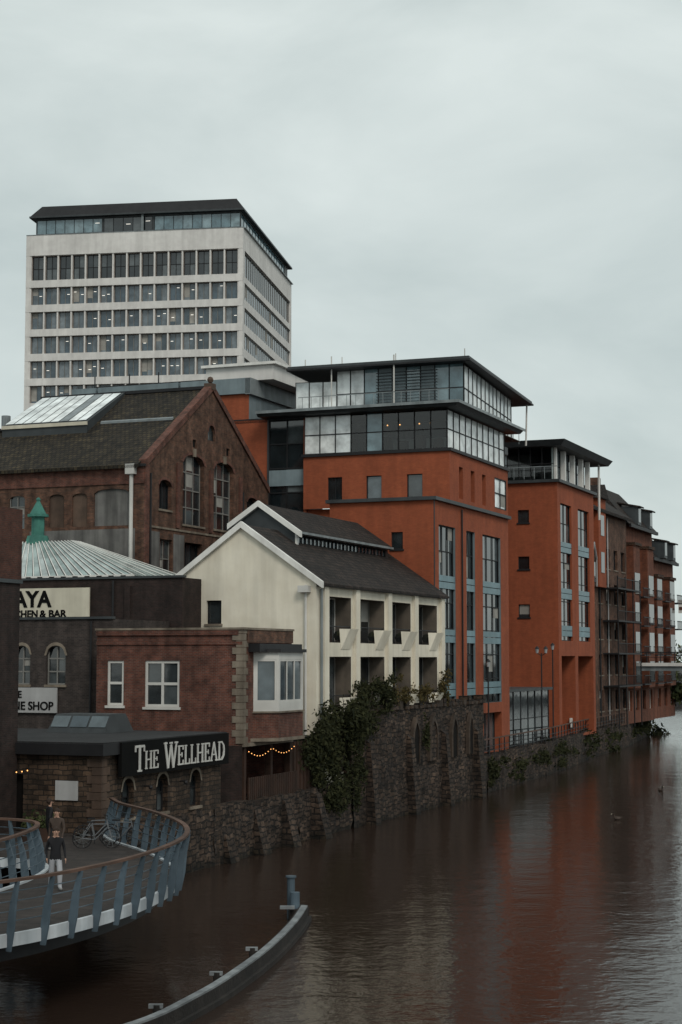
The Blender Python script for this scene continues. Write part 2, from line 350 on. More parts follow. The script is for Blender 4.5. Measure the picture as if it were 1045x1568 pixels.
for p in (69,72.5,76,80):
    rw.hexa('rubble_stone',[(-34.3,p,-1),(-32.9,p+.1,-1),(-32.9,p+1.1,-1),(-34.3,p+1.2,-1),(-34.3,p+.1,2.45),(-33.75,p+.25,2.2),(-33.75,p+.9,2.2),(-34.3,p+1.1,2.45)])
for p in (88,94.6,101,107.5):
    rw.hexa('rubble_stone',[(-34.5,p,-1),(-33.4,p,-1),(-33.4,p+.8,-1),(-34.5,p+.8,-1),(-34.5,p+.1,4.9),(-33.85,p+.1,4.4),(-33.85,p+.7,4.4),(-34.5,p+.7,4.9)])
rw.done()
gw=B('dark_backing_wall',(-35,80)); gw.box('dark_brick',-37,-34.5,78.3,81.9,2.3,5.0); gw.box('dark_metal',-37,-34.4,78.25,81.95,5.0,5.1)  # dark wall added as backing so gaps in the bush stay dark
for i in range(8): gw.box('timber',-34.48,-34.4,78.4+i*.44,78.7+i*.44,2.4,4.9)
gw.done()

# ------------------------------------------------------------ tower
T=B('office_tower',world=(-13.95,240),rot=-8.81)
W=32.3; DP=37.7
def tower_face(p0,p1,L,n):
    ops=[]; bay=(L-1.4)/n
    rows=[(63.9,67.5)]+[(60.35-3.6*k,62.85-3.6*k) for k in range(0,9)]
    for i in range(n):
        a=.7+bay*i+.17; b_=.7+bay*(i+1)-.17
        for j,(c,d) in enumerate(rows):
            ops.append(op(a,b_,c,d,D=.4,nx=2,nz=1 if j else 2,gl='tower_glass' if j else 'glass',fr='frame_grey' if j else 'frame_dark',fw=.07,bl=.12 if j else 0,lt=.28 if j else .0))
    F=T.facade(p0,p1,2.3,70.6,'tan_concrete',ops)
    for j in range(0,9):
        z=62.85-3.6*j; T.fbox('white_concrete',F,0,L,z+.02,z+1.08,.0,.25)
    T.fbox('white_concrete',F,0,L,67.6,70.6,0,.25)
    for i in range(n+1): x=.7+bay*i; T.fbox('white_concrete',F,x-.1,x+.1,25,67.6,0,.15)
    T.fbox('white_concrete',F,0,.6,2.3,67.6,0,.22); T.fbox('white_concrete',F,L-.6,L,2.3,67.6,0,.22)
    T.fbox('grey_metal',F,0,L,70.6,70.7,-.1,.3)
tower_face((-W,0),(0,0),W,15)
ops=[op(.9,DP-.9,60.4-3.6*k,62.8-3.6*k,D=.3,nx=24,gl='tower_glass',fr='frame_grey',fw=.14,bl=.1) for k in range(9)]+[op(.9,DP-.9,63.7,67.5,D=.35,nx=24,gl='glass',fr='frame_grey',fw=.14,bl=0)]
F=T.facade((0,0),(0,DP),2.3,70.6,'white_concrete',ops)
T.fbox('grey_metal',F,0,DP,70.6,70.7,-.1,.3)
body(T,'white_concrete',-W,0,0,DP,2.3,70.6)
L1=W-1.7
T.facade((-W+1.2,.5),(-.5,.5),70.6,73.2,'slate_panel',[op(.1,10,70.9,73.0,nx=7,gl='teal_glass',D=.1,bl=0,lt=.2),op(10.2,17.5,70.9,73.0,nx=5,gl='glass',D=.1,bl=0,lt=.2),op(17.8,L1-.1,70.9,73.0,nx=9,gl='teal_glass',D=.1,bl=0)])
T.facade((-.5,.5),(-.5,DP-1),70.6,73.2,'slate_panel',[op(.2,DP-4,70.9,73.0,nx=16,gl='teal_glass',D=.1,bl=0)])
T.poly('white_concrete',[(-W+1.2,DP-1,70.6),(-W+1.2,.5,70.6),(-W+1.2,.5,73.2),(-W+1.2,DP-1,73.2)])
lo=[(-W+.5,-.2,73.2),(.0,-.2,73.2),(.0,DP+.2,73.2),(-W+.5,DP+.2,73.2)]; hi=[(-W+2,.7,75.1),(-1.2,.7,75.1),(-1.2,DP-1,75.1),(-W+2,DP-1,75.1)]
T.hexa('dark_metal',[(x,y,73.45) for x,y,z in lo]+hi); T.box('slate_panel',-W+.4,.1,-.3,DP+.3,73.2,73.45)
T.tube('grey_metal',(-15,.2,70.6),(-15,.2,73.2),.2)
T.done()

# ------------------------------------------------------------ orange wing behind warehouse
O=B('orange_brick_office_wing',(-52.5,112))
O.facade((-67.2,112),(-52.5,112),2.3,28.5,'orange_brick')
for x0,x1 in ((-67.3,-65.2),(-65,-58.2),(-58,-52.3)): O.box('bluegrey_panel',x0,x1,111.75,112.3,28.35,29.5)
O.facade((-52.5,112),(-52.5,126),2.3,28.5,'bluegrey_panel')
O.box('grey_metal',-52.7,-52.25,111.75,126,28.3,29.5)
body(O,'orange_brick',-67.2,-52.6,112.3,126,2.3,29.4)
O.box('white_concrete',-56.5,-51,113,121,29.5,30.6); O.box('white_paint',-56.8,-50.7,112.7,121.3,30.6,30.8)
O.box('dark_metal',-66,-56.6,113,120,29.5,29.8)
O.facade((-52.5,107),(-48.7,107),2.3,25.6,'orange_brick',[op(.8,1.3,21.5,24.4,gl='sky_glass')])
O.box('flat_roof',-52.5,-48.7,107,112,25.4,25.7)
for x in (-66,-63,-60.5): O.tube('dark_metal',(x,113,29.4),(x,113,30.6),.05,4)
O.done()
O=B('low_rendered_block',(-72,118)); O.facade((-84,112),(-67.4,112),2.3,26.6,'grey_render',[op(2+2.6*i,4+2.6*i,23.8,25.6,gl='sky_glass',nx=2) for i in range(5)]); body(O,'grey_render',-84,-67.4,112.2,124,2.3,26.6); O.box('white_paint',-84,-67.4,111.8,112.3,26.6,26.85); O.done()

# ------------------------------------------------------------ orange office (main)
A=B('orange_brick_office_building',(-40,110))
A.facade((-42.5,103.2),(-35.3,103.2),2.3,19.2,'orange_brick',[op(4.3,5.1,16.1,17.2,sill='dark_metal')])
ops=[]
for a,b_ in ((1.0,4.4),(6.8,8.7),(10.5,14.8)):
    ops.append(op(a,b_,6.0,17.7,D=.22,nx=2 if b_-a<3 else 3,nz=7,fw=.07,bl=.06,rev='bluegrey_panel'))
    ops.append(op(a,b_,2.6,5.3,D=.6,nx=2,nz=1,bl=0))
F=A.facade((-35.3,103.2),(-35.3,120),2.3,19.2,'orange_brick',ops)
for a,b_ in ((1.0,4.4),(6.8,8.7),(10.5,14.8)):
    for z in (13.6,10.1,6.6): A.fbox('teal_panel',F,a,b_,z,z+.42,-.16,-.03); A.fbox('teal_panel',F,a,b_,z+.47,z+.85,-.16,-.03)
body(A,'orange_brick',-42.5,-35.3,103.2,120,2.3,19.2)
A.box('slate_panel',-42.7,-35.05,102.95,106.4,19.2,19.42); A.box('slate_panel',-35.5,-35.05,106.4,120,19.2,19.42)
A.fbox('dark_metal',F,0,.16,2.3,19.2,0,.03); A.tube('dark_metal',A.pt(F,5.6,3,.1),A.pt(F,5.6,19,.1),.06)
A.facade((-45.8,106.5),(-35.3,106.5),19.2,22.75,'orange_brick',[op(1.8,2.85,19.75,21.3,sill='dark_metal',fw=.05,nx=2),op(4.6,5.7,19.75,21.3,sill='dark_metal',fw=.05,gl='office_glass'),op(7.5,8.6,19.75,21.3,sill='dark_metal',fw=.05)])
ops=[op(x,x+.85,19.75,21.9,D=.35,bl=0) for x in (2.0,4.6,7.2)]+[op(10.2,13.1,19.8,22.0,D=.08,nx=2,nz=2,gl='sky_glass',fw=.08)]
A.facade((-35.3,106.5),(-35.3,120),19.42,22.75,'orange_brick',ops)
A.facade((-45.8,106.9),(-42.5,106.9),2.3,19.2,'orange_brick')
A.facade((-48.7,106.9),(-45.8,106.9),2.3,25.6,'slate_panel',[op(.1,2.85,12,25.5,D=.12,nx=2,nz=8,fw=.08,bl=0)])
FB=A.F((-48.7,106.9),(-45.8,106.9))
for z in (20.9,17.2): A.fbox('bluegrey_panel',FB,.15,2.8,z,z+1.1,-.05,.03)
A.fbox('orange_brick',FB,2.85,3.05,2.3,25.5,-.2,.25)
A.box('dark_metal',-45.9,-35.15,106.35,120.1,22.75,22.95)
A.box('room',-45.5,-36,107,119.8,22.96,23.0)
A.box('room',-45.5,-41,111,119,23,25.6); A.box('slate_panel',-39,-37,112,114,23,25.6)
def curtain(b,p0,p1,z0,z1,n,nz=1,gk='clear_glass',fw=.06,solid=()):
    F=b.F(p0,p1); L=F[3]
    for i in range(n):
        for j in range(nz):
            a=L*i/n; c=L*(i+1)/n; za=z0+(z1-z0)*j/nz; zb=z0+(z1-z0)*(j+1)/nz
            b.poly(solid.get(i,gk) if solid else gk,[b.pt(F,a,za),b.pt(F,c,za),b.pt(F,c,zb),b.pt(F,a,zb)])
    for i in range(n+1): a=L*i/n; b.fbox('frame_dark',F,max(0,a-fw/2),min(L,a+fw/2),z0,z1,-.05,.05)
    for j in range(nz+1): z=z0+(z1-z0)*j/nz; b.fbox('frame_dark',F,0,L,max(z0,z-fw/2),min(z1,z+fw/2),-.04,.045)
    return F
curtain(A,(-45.75,106.6),(-35.5,106.6),22.96,25.55,9,2,solid={0:'sky_glass',1:'sky_glass',2:'sky_glass',4:'teal_glass'})
curtain(A,(-35.5,106.6),(-35.5,119.8),22.96,25.55,10,2,gk='sky_glass')
A.hexa('slate_panel',[(-48.9,105.7,25.6),(-34.6,105.7,25.6),(-34.6,121,25.6),(-48.9,121,25.6),(-48.9,105.4,25.95),(-34.3,105.4,25.95),(-34.3,121.2,25.95),(-48.9,121.2,25.95)])
A.box('grey_metal',-48.9,-34.28,105.36,105.4,25.78,25.97); A.box('grey_metal',-34.3,-34.26,105.4,121.2,25.78,25.97)
for i in range(7):
    x=-44.5+i*1.25; A.box('timber',x,x+.6,108,108.6,23,23.8+.3*(i%2)); 
for x in (-41.2,-40.3,-39.4,-38.0,-37.2): A.ball('bulb',(x,108.2,24.9),.05)
A.box('blind',-41,-36.2,111.2,111.4,23,24.3)
A.box('room',-44.8,-36.6,111.5,128,25.96,26.0); A.box('grey_metal',-42.2,-37.2,113,122,26,29)
curtain(A,(-45,110.6),(-35.6,110.6),25.96,29.3,9,2,solid={0:'sky_glass',1:'sky_glass',2:'teal_glass',3:'bluegrey_panel',4:'bluegrey_panel',5:'teal_glass',6:'bluegrey_panel',7:'teal_glass',8:'teal_glass'})
for i in range(14): A.box('slate_panel',-42,-37.5,110.48,110.52,26.2+i*.21,26.24+i*.21)
curtain(A,(-35.6,110.6),(-37.2,127.5),25.96,29.2,12,2,gk='sky_glass')
A.slab('slate_panel',[(-48.2,109.2,29.6),(-34.9,109.6,29.6),(-36.6,131.5,29.6),(-50,131.5,29.6)],.28)
A.slab('dark_metal',[(-48.25,109.1,29.4),(-34.8,109.5,29.4),(-36.5,131.6,29.4),(-50.1,131.6,29.4)],.12)
curtain(A,(-48,110.2),(-45,110.6),25.96,28.6,3,1,gk='sky_glass')
A.tube('frame_white',(-37,131,26),(-36.9,131,29.3),.08); A.tube('frame_white',(-45,109.6,26),(-45,109.6,30.2),.05); A.tube('frame_white',(-40.3,109.5,26),(-40.3,109.5,30),.06)
for x in (-47,-44.2,-40.2,-35.2): A.tube('frame_white',(x,109.6,29.6),(x,109.6,30.1),.04)
for i in range(16):
    x=-45.5+i*.65; A.tube('grey_metal',(x,105.6,25.95),(x,105.6,26.75),.02,4)
A.tube('grey_metal',(-45.8,105.6,26.75),(-35,105.6,26.75),.03,4)
for f in range(121,131,2): A.tube('grey_metal',(-37,f,25.9),(-37,f,27),.03,4)
A.box('slate_panel',-48,-38.5,120.1,131,25.3,25.9); A.box('orange_brick',-48,-40,120.2,128,2.3,25.3)
A.done()

# ------------------------------------------------------------ orange apartment block
C=B('orange_brick_apartment_building',(-42,148))
C.facade((-50,141.3),(-37.2,141.3),2.3,24.1,'orange_brick',[op(9.3,10.3,z,z+1.1,sill='dark_metal') for z in (20.7,16.7,12.6)])
ops=[]
for a,b_ in ((1.0,4.8),(7.1,11.2)): ops.append(op(a,b_,10.6,22.4,D=.25,nx=2,nz=7,bl=.06))
ops+= [op(.9,5.6,2.5,9.3,D=2.2,nx=2,nz=2,bl=0),op(6.6,12.2,2.5,9.3,D=2.2,nx=2,nz=2,bl=0)]
F=C.facade((-37.2,141.3),(-37.2,154.3),2.3,24.1,'orange_brick',ops)
for a,b_ in ((1.0,4.8),(7.1,11.2)):
    for z in (18.2,14.2,11): C.fbox('teal_panel',F,a,b_,z,z+.45,-.2,-.03); C.fbox('teal_panel',F,a,b_,z+.5,z+.9,-.2,-.03)
body(C,'orange_brick',-50,-37.2,141.3,154.3,2.3,24.1)
C.box('slate_panel',-50,-36.9,141,154.6,24.1,24.35)
C.box('room',-49.5,-40.5,145,153,24.35,27)
curtain(C,(-50,141.8),(-37.6,141.8),24.35,27.2,12,2,solid={6:'office_glass',7:'office_glass'})
for f in (142.2,145.2,148.4,151.5,154): C.box('white_paint',-37.9,-37.5,f,f+.4,24.35,27.2)
curtain(C,(-38,142.6),(-38,154),24.35,27.2,8,2,gk='office_glass')
C.tube('white_paint',(-37.2,156.6,22),(-37.2,156.6,27.3),.12)
C.hexa('slate_panel',[(-50.4,140.9,27.2),(-36.7,140.9,27.2),(-36.7,158.4,27.2),(-50.4,158.4,27.2),(-50.4,140.5,27.7),(-36.3,140.5,27.7),(-36.3,158.6,27.7),(-50.4,158.6,27.7)])
for x in range(12): C.tube('grey_metal',(-48+x*.9,140.6,24.35),(-48+x*.9,140.6,25.4),.03,4)
C.tube('grey_metal',(-48,140.6,25.4),(-37,140.6,25.4),.04,4)
C.tube('grey_metal',(-43,148,27.7),(-43,148,29.6),.05,4); C.ball('grey_metal',(-42.6,146,28.4),.35)
C.done()

# ------------------------------------------------------------ brown brick quayside block with balconies
D=B('brown_brick_quayside_building',(-42,165))
ops=[op(1.0+3.4*i,2.7+3.4*i,4+3.5*j,6+3.5*j,D=.3,nx=2,bl=.12,sill='dressed_stone') for i in range(6) for j in range(5)]
F=D.facade((-39,155.5),(-39,176),2.3,23.6,'brown_brick',ops)
D.facade((-50,155.5),(-39,155.5),2.3,24,'brown_brick')
body(D,'brown_brick',-50,-39,155.5,176,2.3,23.6,roof=None)
D.slab('roof_tile',[(-38.4,155,23.6),(-38.4,176.5,23.6),(-44,176.5,27.4),(-44,155,27.4)],.3)
D.slab('roof_tile',[(-44,155,27.4),(-44,176.5,27.4),(-50.4,176.5,23.6),(-50.4,155,23.6)],.3)
D.fbox('orange_brick',F,6.2,9.2,16,24.6,0,.5); D.hexa('roof_tile',[D.pt(F,5.9,24.6,.8),D.pt(F,9.5,24.6,.8),D.pt(F,9.5,24.6,-2),D.pt(F,5.9,24.6,-2),D.pt(F,7.6,26,.8),D.pt(F,7.8,26,.8),D.pt(F,7.8,26,-2),D.pt(F,7.6,26,-2)])
D.fbox('glass',F,7,8.4,21,23,.5,.54); D.fbox('glass',F,7,8.4,17.4,19.4,.5,.54)
for c,zt,hw in ((2.6,20.6,1.0),(4.9,20.2,1.0)):
    D.poly('rubble_stone',[D.pt(F,c-hw,zt-4.2,.3),D.pt(F,c+hw,zt-4.2,.3),D.pt(F,c+hw,zt-hw*1.6,.3),D.pt(F,c,zt,.3),D.pt(F,c-hw,zt-hw*1.6,.3)])
    for sg in (-1,1):
        p=D.pt(F,c,zt,.35); q=D.pt(F,c+sg*hw,zt-hw*1.6,.35); q2=D.pt(F,c+sg*hw,zt-4.2,.35)
        D.tube('pale_sign',p,q,.11,4); D.tube('pale_sign',q,q2,.08,4)
    D.fbox('glass',F,c-.4,c+.4,zt-3.8,zt-1.9,.3,.36)
for i,a in enumerate((1,4.5,8,11.5)): D.tube('pale_sign' if i%2 else 'dark_metal',D.pt(F,a,3,.12),D.pt(F,a,23,.12),.08,5)
for z in (6.3,9.5,12.7,15.9):
    D.fbox('dark_metal',F,9.5,20,z,z+.15,0,1.6)
    for i in range(22): D.tube('dark_metal',D.pt(F,9.6+i*.49,z,1.55),D.pt(F,9.6+i*.49,z+1.1,1.55),.03,4)
    D.fbox('dark_metal',F,9.5,20,z+1.05,z+1.12,1.5,1.6)
for a in (9.6,13,16.5,19.9): D.tube('dark_metal',D.pt(F,a,2.3,1.5),D.pt(F,a,17.2,1.5),.07)
D.done()

E=B('brick_riverside_apartments',(-42,190))
def blk(f0,f1,r,zt,zr,n,hip):
    L=f1-f0; bw=L/n
    ops=[]
    for i in range(n):
        for j in range(int((zt-4)/3.1)): ops.append(op(bw*i+bw*.28,bw*i+bw*.72,3.6+3.1*j,5.7+3.1*j,D=.3,nx=2,bl=.15,fr='frame_white' if i%3==0 else 'frame_dark'))
    F=E.facade((r,f0),(r,f1),2.3,zt,'warm_brick',ops)
    E.facade((r-11,f0),(r,f0),2.3,zt,'warm_brick'); body(E,'warm_brick',r-11,r,f0,f1,2.3,zt,roof=None)
    E.hexa('roof_tile',[(r-11.5,f0-.4,zt),(r+.6,f0-.4,zt),(r+.6,f1+.6,zt),(r-11.5,f1+.6,zt),(r-9,f0+hip*.3,zr),(r-3,f0+hip*.3,zr),(r-3,f1-hip,zr),(r-9,f1-hip,zr)])
    E.fbox('dark_metal',F,0,L,zt-.3,zt+.05,.5,.75)
    for i in range(n):
        if i%2==0:
            E.fbox('warm_brick',F,bw*i+.2,bw*(i+1)-.2,6,zt-2.2,0,.9)
            E.fbox('brown_tile',F,bw*i+.1,bw*(i+1)-.1,zt-2.2,zt-1.9,0,1.1)
            for j in range(4): E.fbox('glass',F,bw*i+.5,bw*(i+1)-.5,6.8+3.1*j,8.8+3.1*j,.9,.95); E.fbox('frame_grey' if j%2 else 'dark_metal',F,bw*i+.5,bw*(i+1)-.5,6.6+3.1*j,6.8+3.1*j,.9,1.0)
        else:
            for j in range(1,5):
                z=3.2+3.1*j; E.fbox('dark_metal',F,bw*i+.1,bw*(i+1)-.1,z,z+.12,0,1.2); E.fbox('dark_metal',F,bw*i+.1,bw*(i+1)-.1,z+.95,z+1.05,1.1,1.2)
                for q in range(8): E.tube('dark_metal',E.pt(F,bw*i+.15+q*(bw-.3)/7,z,1.15),E.pt(F,bw*i+.15+q*(bw-.3)/7,z+1,1.15),.03,4)
    return F
blk(177,191,-39.4,23.2,27.4,4,3)
blk(191.5,206,-40,20.5,24.5,4,4)
E.box('brown_brick',-45,-43.8,184,185.2,25,29)
for f,z in ((181,24.4),(187,24.4),(195,21.6),(200,21.6)): 
    E.box('slate_panel',-40.6,-38.8,f,f+1.6,z-1,z+1); E.box('glass',-38.8,-38.76,f+.2,f+1.4,z-.7,z+.8); E.slab('roof_tile',[(-38.5,f-.2,z+1),(-38.5,f+1.8,z+1),(-41,f+1.8,z+1.5),(-41,f-.2,z+1.5)],.15)
E.done()
E=B('distant_brick_house',(-48,235))
E.facade((-62,222),(-50,222),2.3,15,'warm_brick',[op(2+3*i,3.2+3*i,5+3.2*j,6.8+3.2*j) for i in range(3) for j in range(3)])
E.facade((-50,222),(-50,246),2.3,15,'warm_brick',[op(2+3*i,3.2+3*i,5+3.2*j,6.8+3.2*j) for i in range(7) for j in range(3)])
E.slab('brown_tile',[(-49.5,221.5,15),(-49.5,246.5,15),(-56,246.5,19),(-56,221.5,19)],.3); E.slab('brown_tile',[(-56,221.5,19),(-56,246.5,19),(-62.5,246.5,15),(-62.5,221.5,15)],.3)
E.poly('warm_brick',[(-62,222,15),(-50,222,15),(-56,222,18.8)])
E.done()
E=B('white_billboard_sign',(-40,206)); 
E.box('white_paint',-39.7,-37.6,207.5,207.7,14.6,16.2); E.box('red_brick',-39.6,-37.7,207.45,207.5,15,15.35); E.tube('dark_metal',(-38.6,207.8,2.3),(-38.6,207.8,16),.1); E.done()
E=B('river_footbridge',(-30,181))
Fb=E.F((-39.6,181),(45,175))
E.fbox('white_paint',Fb,0,84,8.3,8.65,-1.5,0); E.fbox('grey_metal',Fb,0,84,7.8,8.3,-1.3,-.2)
E.fbox('dark_metal',Fb,0,84,9.7,9.8,-.1,0); E.fbox('dark_metal',Fb,0,84,9.2,9.25,-.1,0)
for i in range(56): E.fbox('dark_metal',Fb,i*1.5,i*1.5+.08,8.65,9.7,-.1,0)
for a in (30,60): E.tube('grey_metal',E.pt(Fb,a,-1,-.75),E.pt(Fb,a,7.8,-.75),.5,12)
E.done()

# ------------------------------------------------------------ brown brick warehouse
H=B('brick_warehouse',(-52,97))
slope=(26.2-20.4)/8.8
top=lambda a: 20.4+slope*min(a,17.6-a)+.25
ops=[op(4.9,7.8,17.3,21.7,nx=3,nz=4,arch=.55,fr='frame_grey',fw=.07,D=.35,sill='dressed_stone',trim='red_brick',bl=.1),
     op(9.2,12.1,17.3,21.7,nx=3,nz=4,arch=.55,fr='frame_grey',fw=.07,D=.35,sill='dressed_stone',trim='red_brick',bl=.1),
     op(1.8,3.4,18.0,19.8,nx=2,arch=.35,D=.3,sill='dressed_stone',trim='red_brick'),op(14.2,15.8,18.0,19.8,nx=2,arch=.35,D=.3,sill='dressed_stone',trim='red_brick'),
     op(2.0,3.6,13.9,16.2,nx=2,nz=2,D=.3,fr='frame_grey'),op(5.2,7.6,13.5,16.2,nx=3,nz=2,D=.4),
     op(8.3,9.3,22.9,23.9,D=.2,arch=.5,bl=0,trim='red_brick'),op(6.2,6.7,22.2,22.7,D=.1,bl=0,fw=0,gl='dark_void'),op(11,11.5,22.2,22.7,D=.1,bl=0,fw=0,gl='dark_void')]
F=H.facade((-48.2,88.4),(-48.2,106),2.3,27,'brown_brick',ops,top=top,brk=[8.8])
for sg in (0,1):
    for i in range(10):
        a0=i*.88
        a,b_=(a0,a0+.9) if not sg else (17.6-a0-.9,17.6-a0)
        za,zb=(20.65+slope*a0,20.65+slope*(a0+.9))
        if sg: za,zb=zb,za
        H.hexa('red_brick',[H.pt(F,a,za-.3,.12),H.pt(F,b_,zb-.3,.12),H.pt(F,b_,zb-.3,-.4),H.pt(F,a,za-.3,-.4),H.pt(F,a,za+.12,.12),H.pt(F,b_,zb+.12,.12),H.pt(F,b_,zb+.12,-.4),H.pt(F,a,za+.12,-.4)])
H.fbox('boarding',F,8.5,9.1,26.2,26.6,-.4,.15); H.ball('boarding',H.pt(F,8.8,26.85,-.1),.22)
H.fbox('red_brick',F,0,.5,13,20.5,0,.08); H.fbox('dressed_stone',F,.3,17.3,16.8,16.92,0,.06)
for a in (4.0,8.5,12.9): H.fbox('red_brick',F,a,a+.4,17,21,0,.1)
for a in (6.35,10.65): H.fbox('dressed_stone',F,a-.15,a+.15,21.6,22.1,0,.12)
H.fbox('grey_render',F,.6,1.9,13,16.6,0,.03); H.fbox('grey_render',F,3.7,5.1,13,16.6,0,.03)
ops=[op(7.3,8.35,16.9,18.9,D=.12,gl='boarding',fw=0,bl=0,arch=.2),op(8.9,9.95,16.9,18.9,D=.12,gl='boarding',fw=0,bl=0,arch=.2),op(10.4,12.8,16.9,19.1,D=.12,gl='grey_render',fw=0,bl=0,arch=.25),
     op(4.5,5.6,16.9,18.9,D=.15,arch=.2,nx=2,nz=3,fr='frame_grey'),op(2,3.4,16.9,18.9,D=.15,arch=.2,nx=2,nz=3)]
F2=H.facade((-62,88.4),(-48.2,88.4),2.3,20.4,'brown_brick',ops)
H.fbox('red_brick',F2,0,13.8,19.35,20.35,0,.07)
H.fbox('grey_render',F2,6,13.2,11,16.7,.0,.05)
H.fbox('dark_metal',F2,0,13.9,20.35,20.5,0,.2)
H.tube('frame_white',(-49.0,88.25,12.5),(-49.0,88.25,20.2),.12,8); H.box('frame_white',-49.3,-48.7,88.0,88.38,19.9,20.5)
for a in (.6,13.4): H.tube('dark_metal',H.pt(F,a,3,.1),H.pt(F,a,20,.1),.07)
body(H,'brown_brick',-75,-48.4,88.5,106,2.3,20.4,roof=None)
zz=lambda f: 20.45+(f-88.0)*(5.85/9.2)
H.slab('mossy_tile',[(-60.8,88.0,20.45),(-48.45,88.0,20.45),(-48.45,97.2,26.3),(-60.8,97.2,26.3)],.2)
H.slab('mossy_tile',[(-60.8,97.2,26.3),(-48.45,97.2,26.3),(-48.45,106.4,20.4),(-60.8,106.4,20.4)],.2)
H.slab('mossy_tile',[(-76,88.0,20.45),(-60.8,88.0,20.45),(-60.8,93,zz(93)),(-76,93,zz(93))],.2); H.slab('mossy_tile',[(-76,93,zz(93)),(-60.8,93,zz(93)),(-60.8,98,20.45),(-76,98,20.45)],.2)
H.poly('brown_brick',[(-60.8,106,20.4),(-60.8,88.4,20.4),(-60.8,97.2,26.1)])
H.box('dark_metal',-60.8,-48.5,97.0,97.4,26.25,26.45); H.box('dark_metal',-76,-60.8,92.8,93.2,zz(93),zz(93)+.15)
H.hexa('grey_metal',[(-54,93.2,zz(93.2)+.02),(-48.9,93.2,zz(93.2)+.02),(-48.9,93.35,zz(93.35)+.02),(-54,93.35,zz(93.35)+.02),(-54,93.2,zz(93.2)+.16),(-48.9,93.2,zz(93.2)+.16),(-48.9,93.35,zz(93.35)+.14),(-54,93.35,zz(93.35)+.14)])
LX0,LX1=-60.6,-54.4
H.hexa('slate_panel',[(LX0,92.2,zz(92.2)-.1),(LX1,92.2,zz(92.2)-.1),(LX1,97.0,zz(97.0)-.1),(LX0,97.0,zz(97.0)-.1),(LX0,92.2,zz(92.2)+.7),(LX1,92.2,zz(92.2)+.7),(LX1,97.0,zz(97.0)+.2),(LX0,97.0,zz(97.0)+.2)])
nl=9
for i in range(nl):
    a=LX0+.1+(LX1-LX0-.2)*i/nl; b_=LX0+.1+(LX1-LX0-.2)*(i+1)/nl-.08
    H.poly('grey_metal' if i==6 else 'sky_glass',[(a,92.4,zz(92.4)+.73),(b_,92.4,zz(92.4)+.73),(b_,96.8,zz(96.8)+.27),(a,96.8,zz(96.8)+.27)])
H.box('cream_sign',LX0,LX1+.05,92.1,92.2,zz(92.2)+.5,zz(92.2)+.72)
for x in (-61.5,-63): H.tube('grey_metal',(x,94,23),(x,94,24.8),.3,8)
H.done()

# ------------------------------------------------------------ white riverside building
Wb=B('white_rendered_riverside_building',(-38,92))
EV=13.1; PK=16.1; rp=-38.9; r0=-34.6; r1=-43.1; f0=82.2; f1=103.1
topw=lambda a: (EV+(PK-EV)*(a/(rp-r1))) if a<rp-r1 else (PK-(PK-EV)*((a-(rp-r1))/(r0-rp)))
Wb.facade((r1,f0),(r0,f0),2.3,PK+.1,'white_render',[op(2.1,3.0,10.9,12.15,D=.25,bl=0,fr='frame_dark',sill='dressed_stone')],top=topw,brk=[rp-r1])
Wb.slab('roof_tile',[(r0+.35,f0+.05,EV-.12),(r0+.35,f1,EV-.12),(rp,f1,PK+.1),(rp,f0+.05,PK+.1)],.12)
Wb.slab('roof_tile',[(rp,f0+.05,PK+.1),(rp,f1,PK+.1),(r1-.3,f1,EV-.1),(r1-.3,f0+.05,EV-.1)],.12)
for s0,s1 in (((r0+.4,EV-.1),(rp,PK+.18)),((r1-.35,EV-.1),(rp,PK+.18))):
    Wb.hexa('white_paint',[(s0[0],f0-.22,s0[1]-.28),(s1[0],f0-.22,s1[1]-.28),(s1[0],f0+.05,s1[1]-.28),(s0[0],f0+.05,s0[1]-.28),(s0[0],f0-.22,s0[1]+.06),(s1[0],f0-.22,s1[1]+.06),(s1[0],f0+.05,s1[1]+.06),(s0[0],f0+.05,s0[1]+.06)])
bays=[(1.8,4.9),(6.1,10.1),(11.1,14.6),(15.8,19.5)]
ops=[]
for a,b_ in bays:
    ops.append(op(a,b_,9.9,12.35,D=1.0,nx=3,nz=1,fr='frame_white' if a<5 else 'frame_grey',fw=.07,bl=.1,rev='loggia_shade'))
    ops.append(op(a,b_,6.2,9.15,D=1.0,nx=3,nz=1,fr='frame_grey',fw=.07,bl=.08,rev='loggia_shade'))
    ops.append(op(a,b_,3.0,5.4,D=1.0,nx=2,nz=1,fr='frame_dark',fw=.07,bl=0,rev='loggia_shade'))
F=Wb.facade((r0,f0),(r0,f1),2.3,EV-.2,'white_render',ops)
for a,b_ in bays:
    for z in (9.9,6.2):
        Wb.hexa('white_render',[Wb.pt(F,b_-1.5,z-.35,.0),Wb.pt(F,b_-.2,z-.35,.0),Wb.pt(F,b_-.2,z-.35,.03),Wb.pt(F,b_-1.5,z-.35,.03),Wb.pt(F,b_-1.7,z+.75,0),Wb.pt(F,b_,z+.75,0),Wb.pt(F,b_-.1,z+.75,.5),Wb.pt(F,b_-1.0,z+.75,.35)])
    for z in (9.9,6.2):
        for i in range(int((b_-a)/.14)): x=a+.07+.14*i; Wb.tube('dark_metal',Wb.pt(F,x,z,-.06),Wb.pt(F,x,z+.85,-.06),.012,3)
        Wb.fbox('dark_metal',F,a,b_,z+.85,z+.9,-.09,-.03)
    Wb.fbox('timber',F,a+.5,a+1.1,9.92,10.6,-.8,-.3); Wb.ball('dark_leaves',Wb.pt(F,b_-.6,10.3,-.5),.3)
Wb.ball('bulb',Wb.pt(F,2.6,8.7,-.5),.11)
for a in (1.0,5.5,10.6,15.2,20.2): Wb.fbox('white_render',F,a-.3,a+.3,2.4,12.85,0,.2)
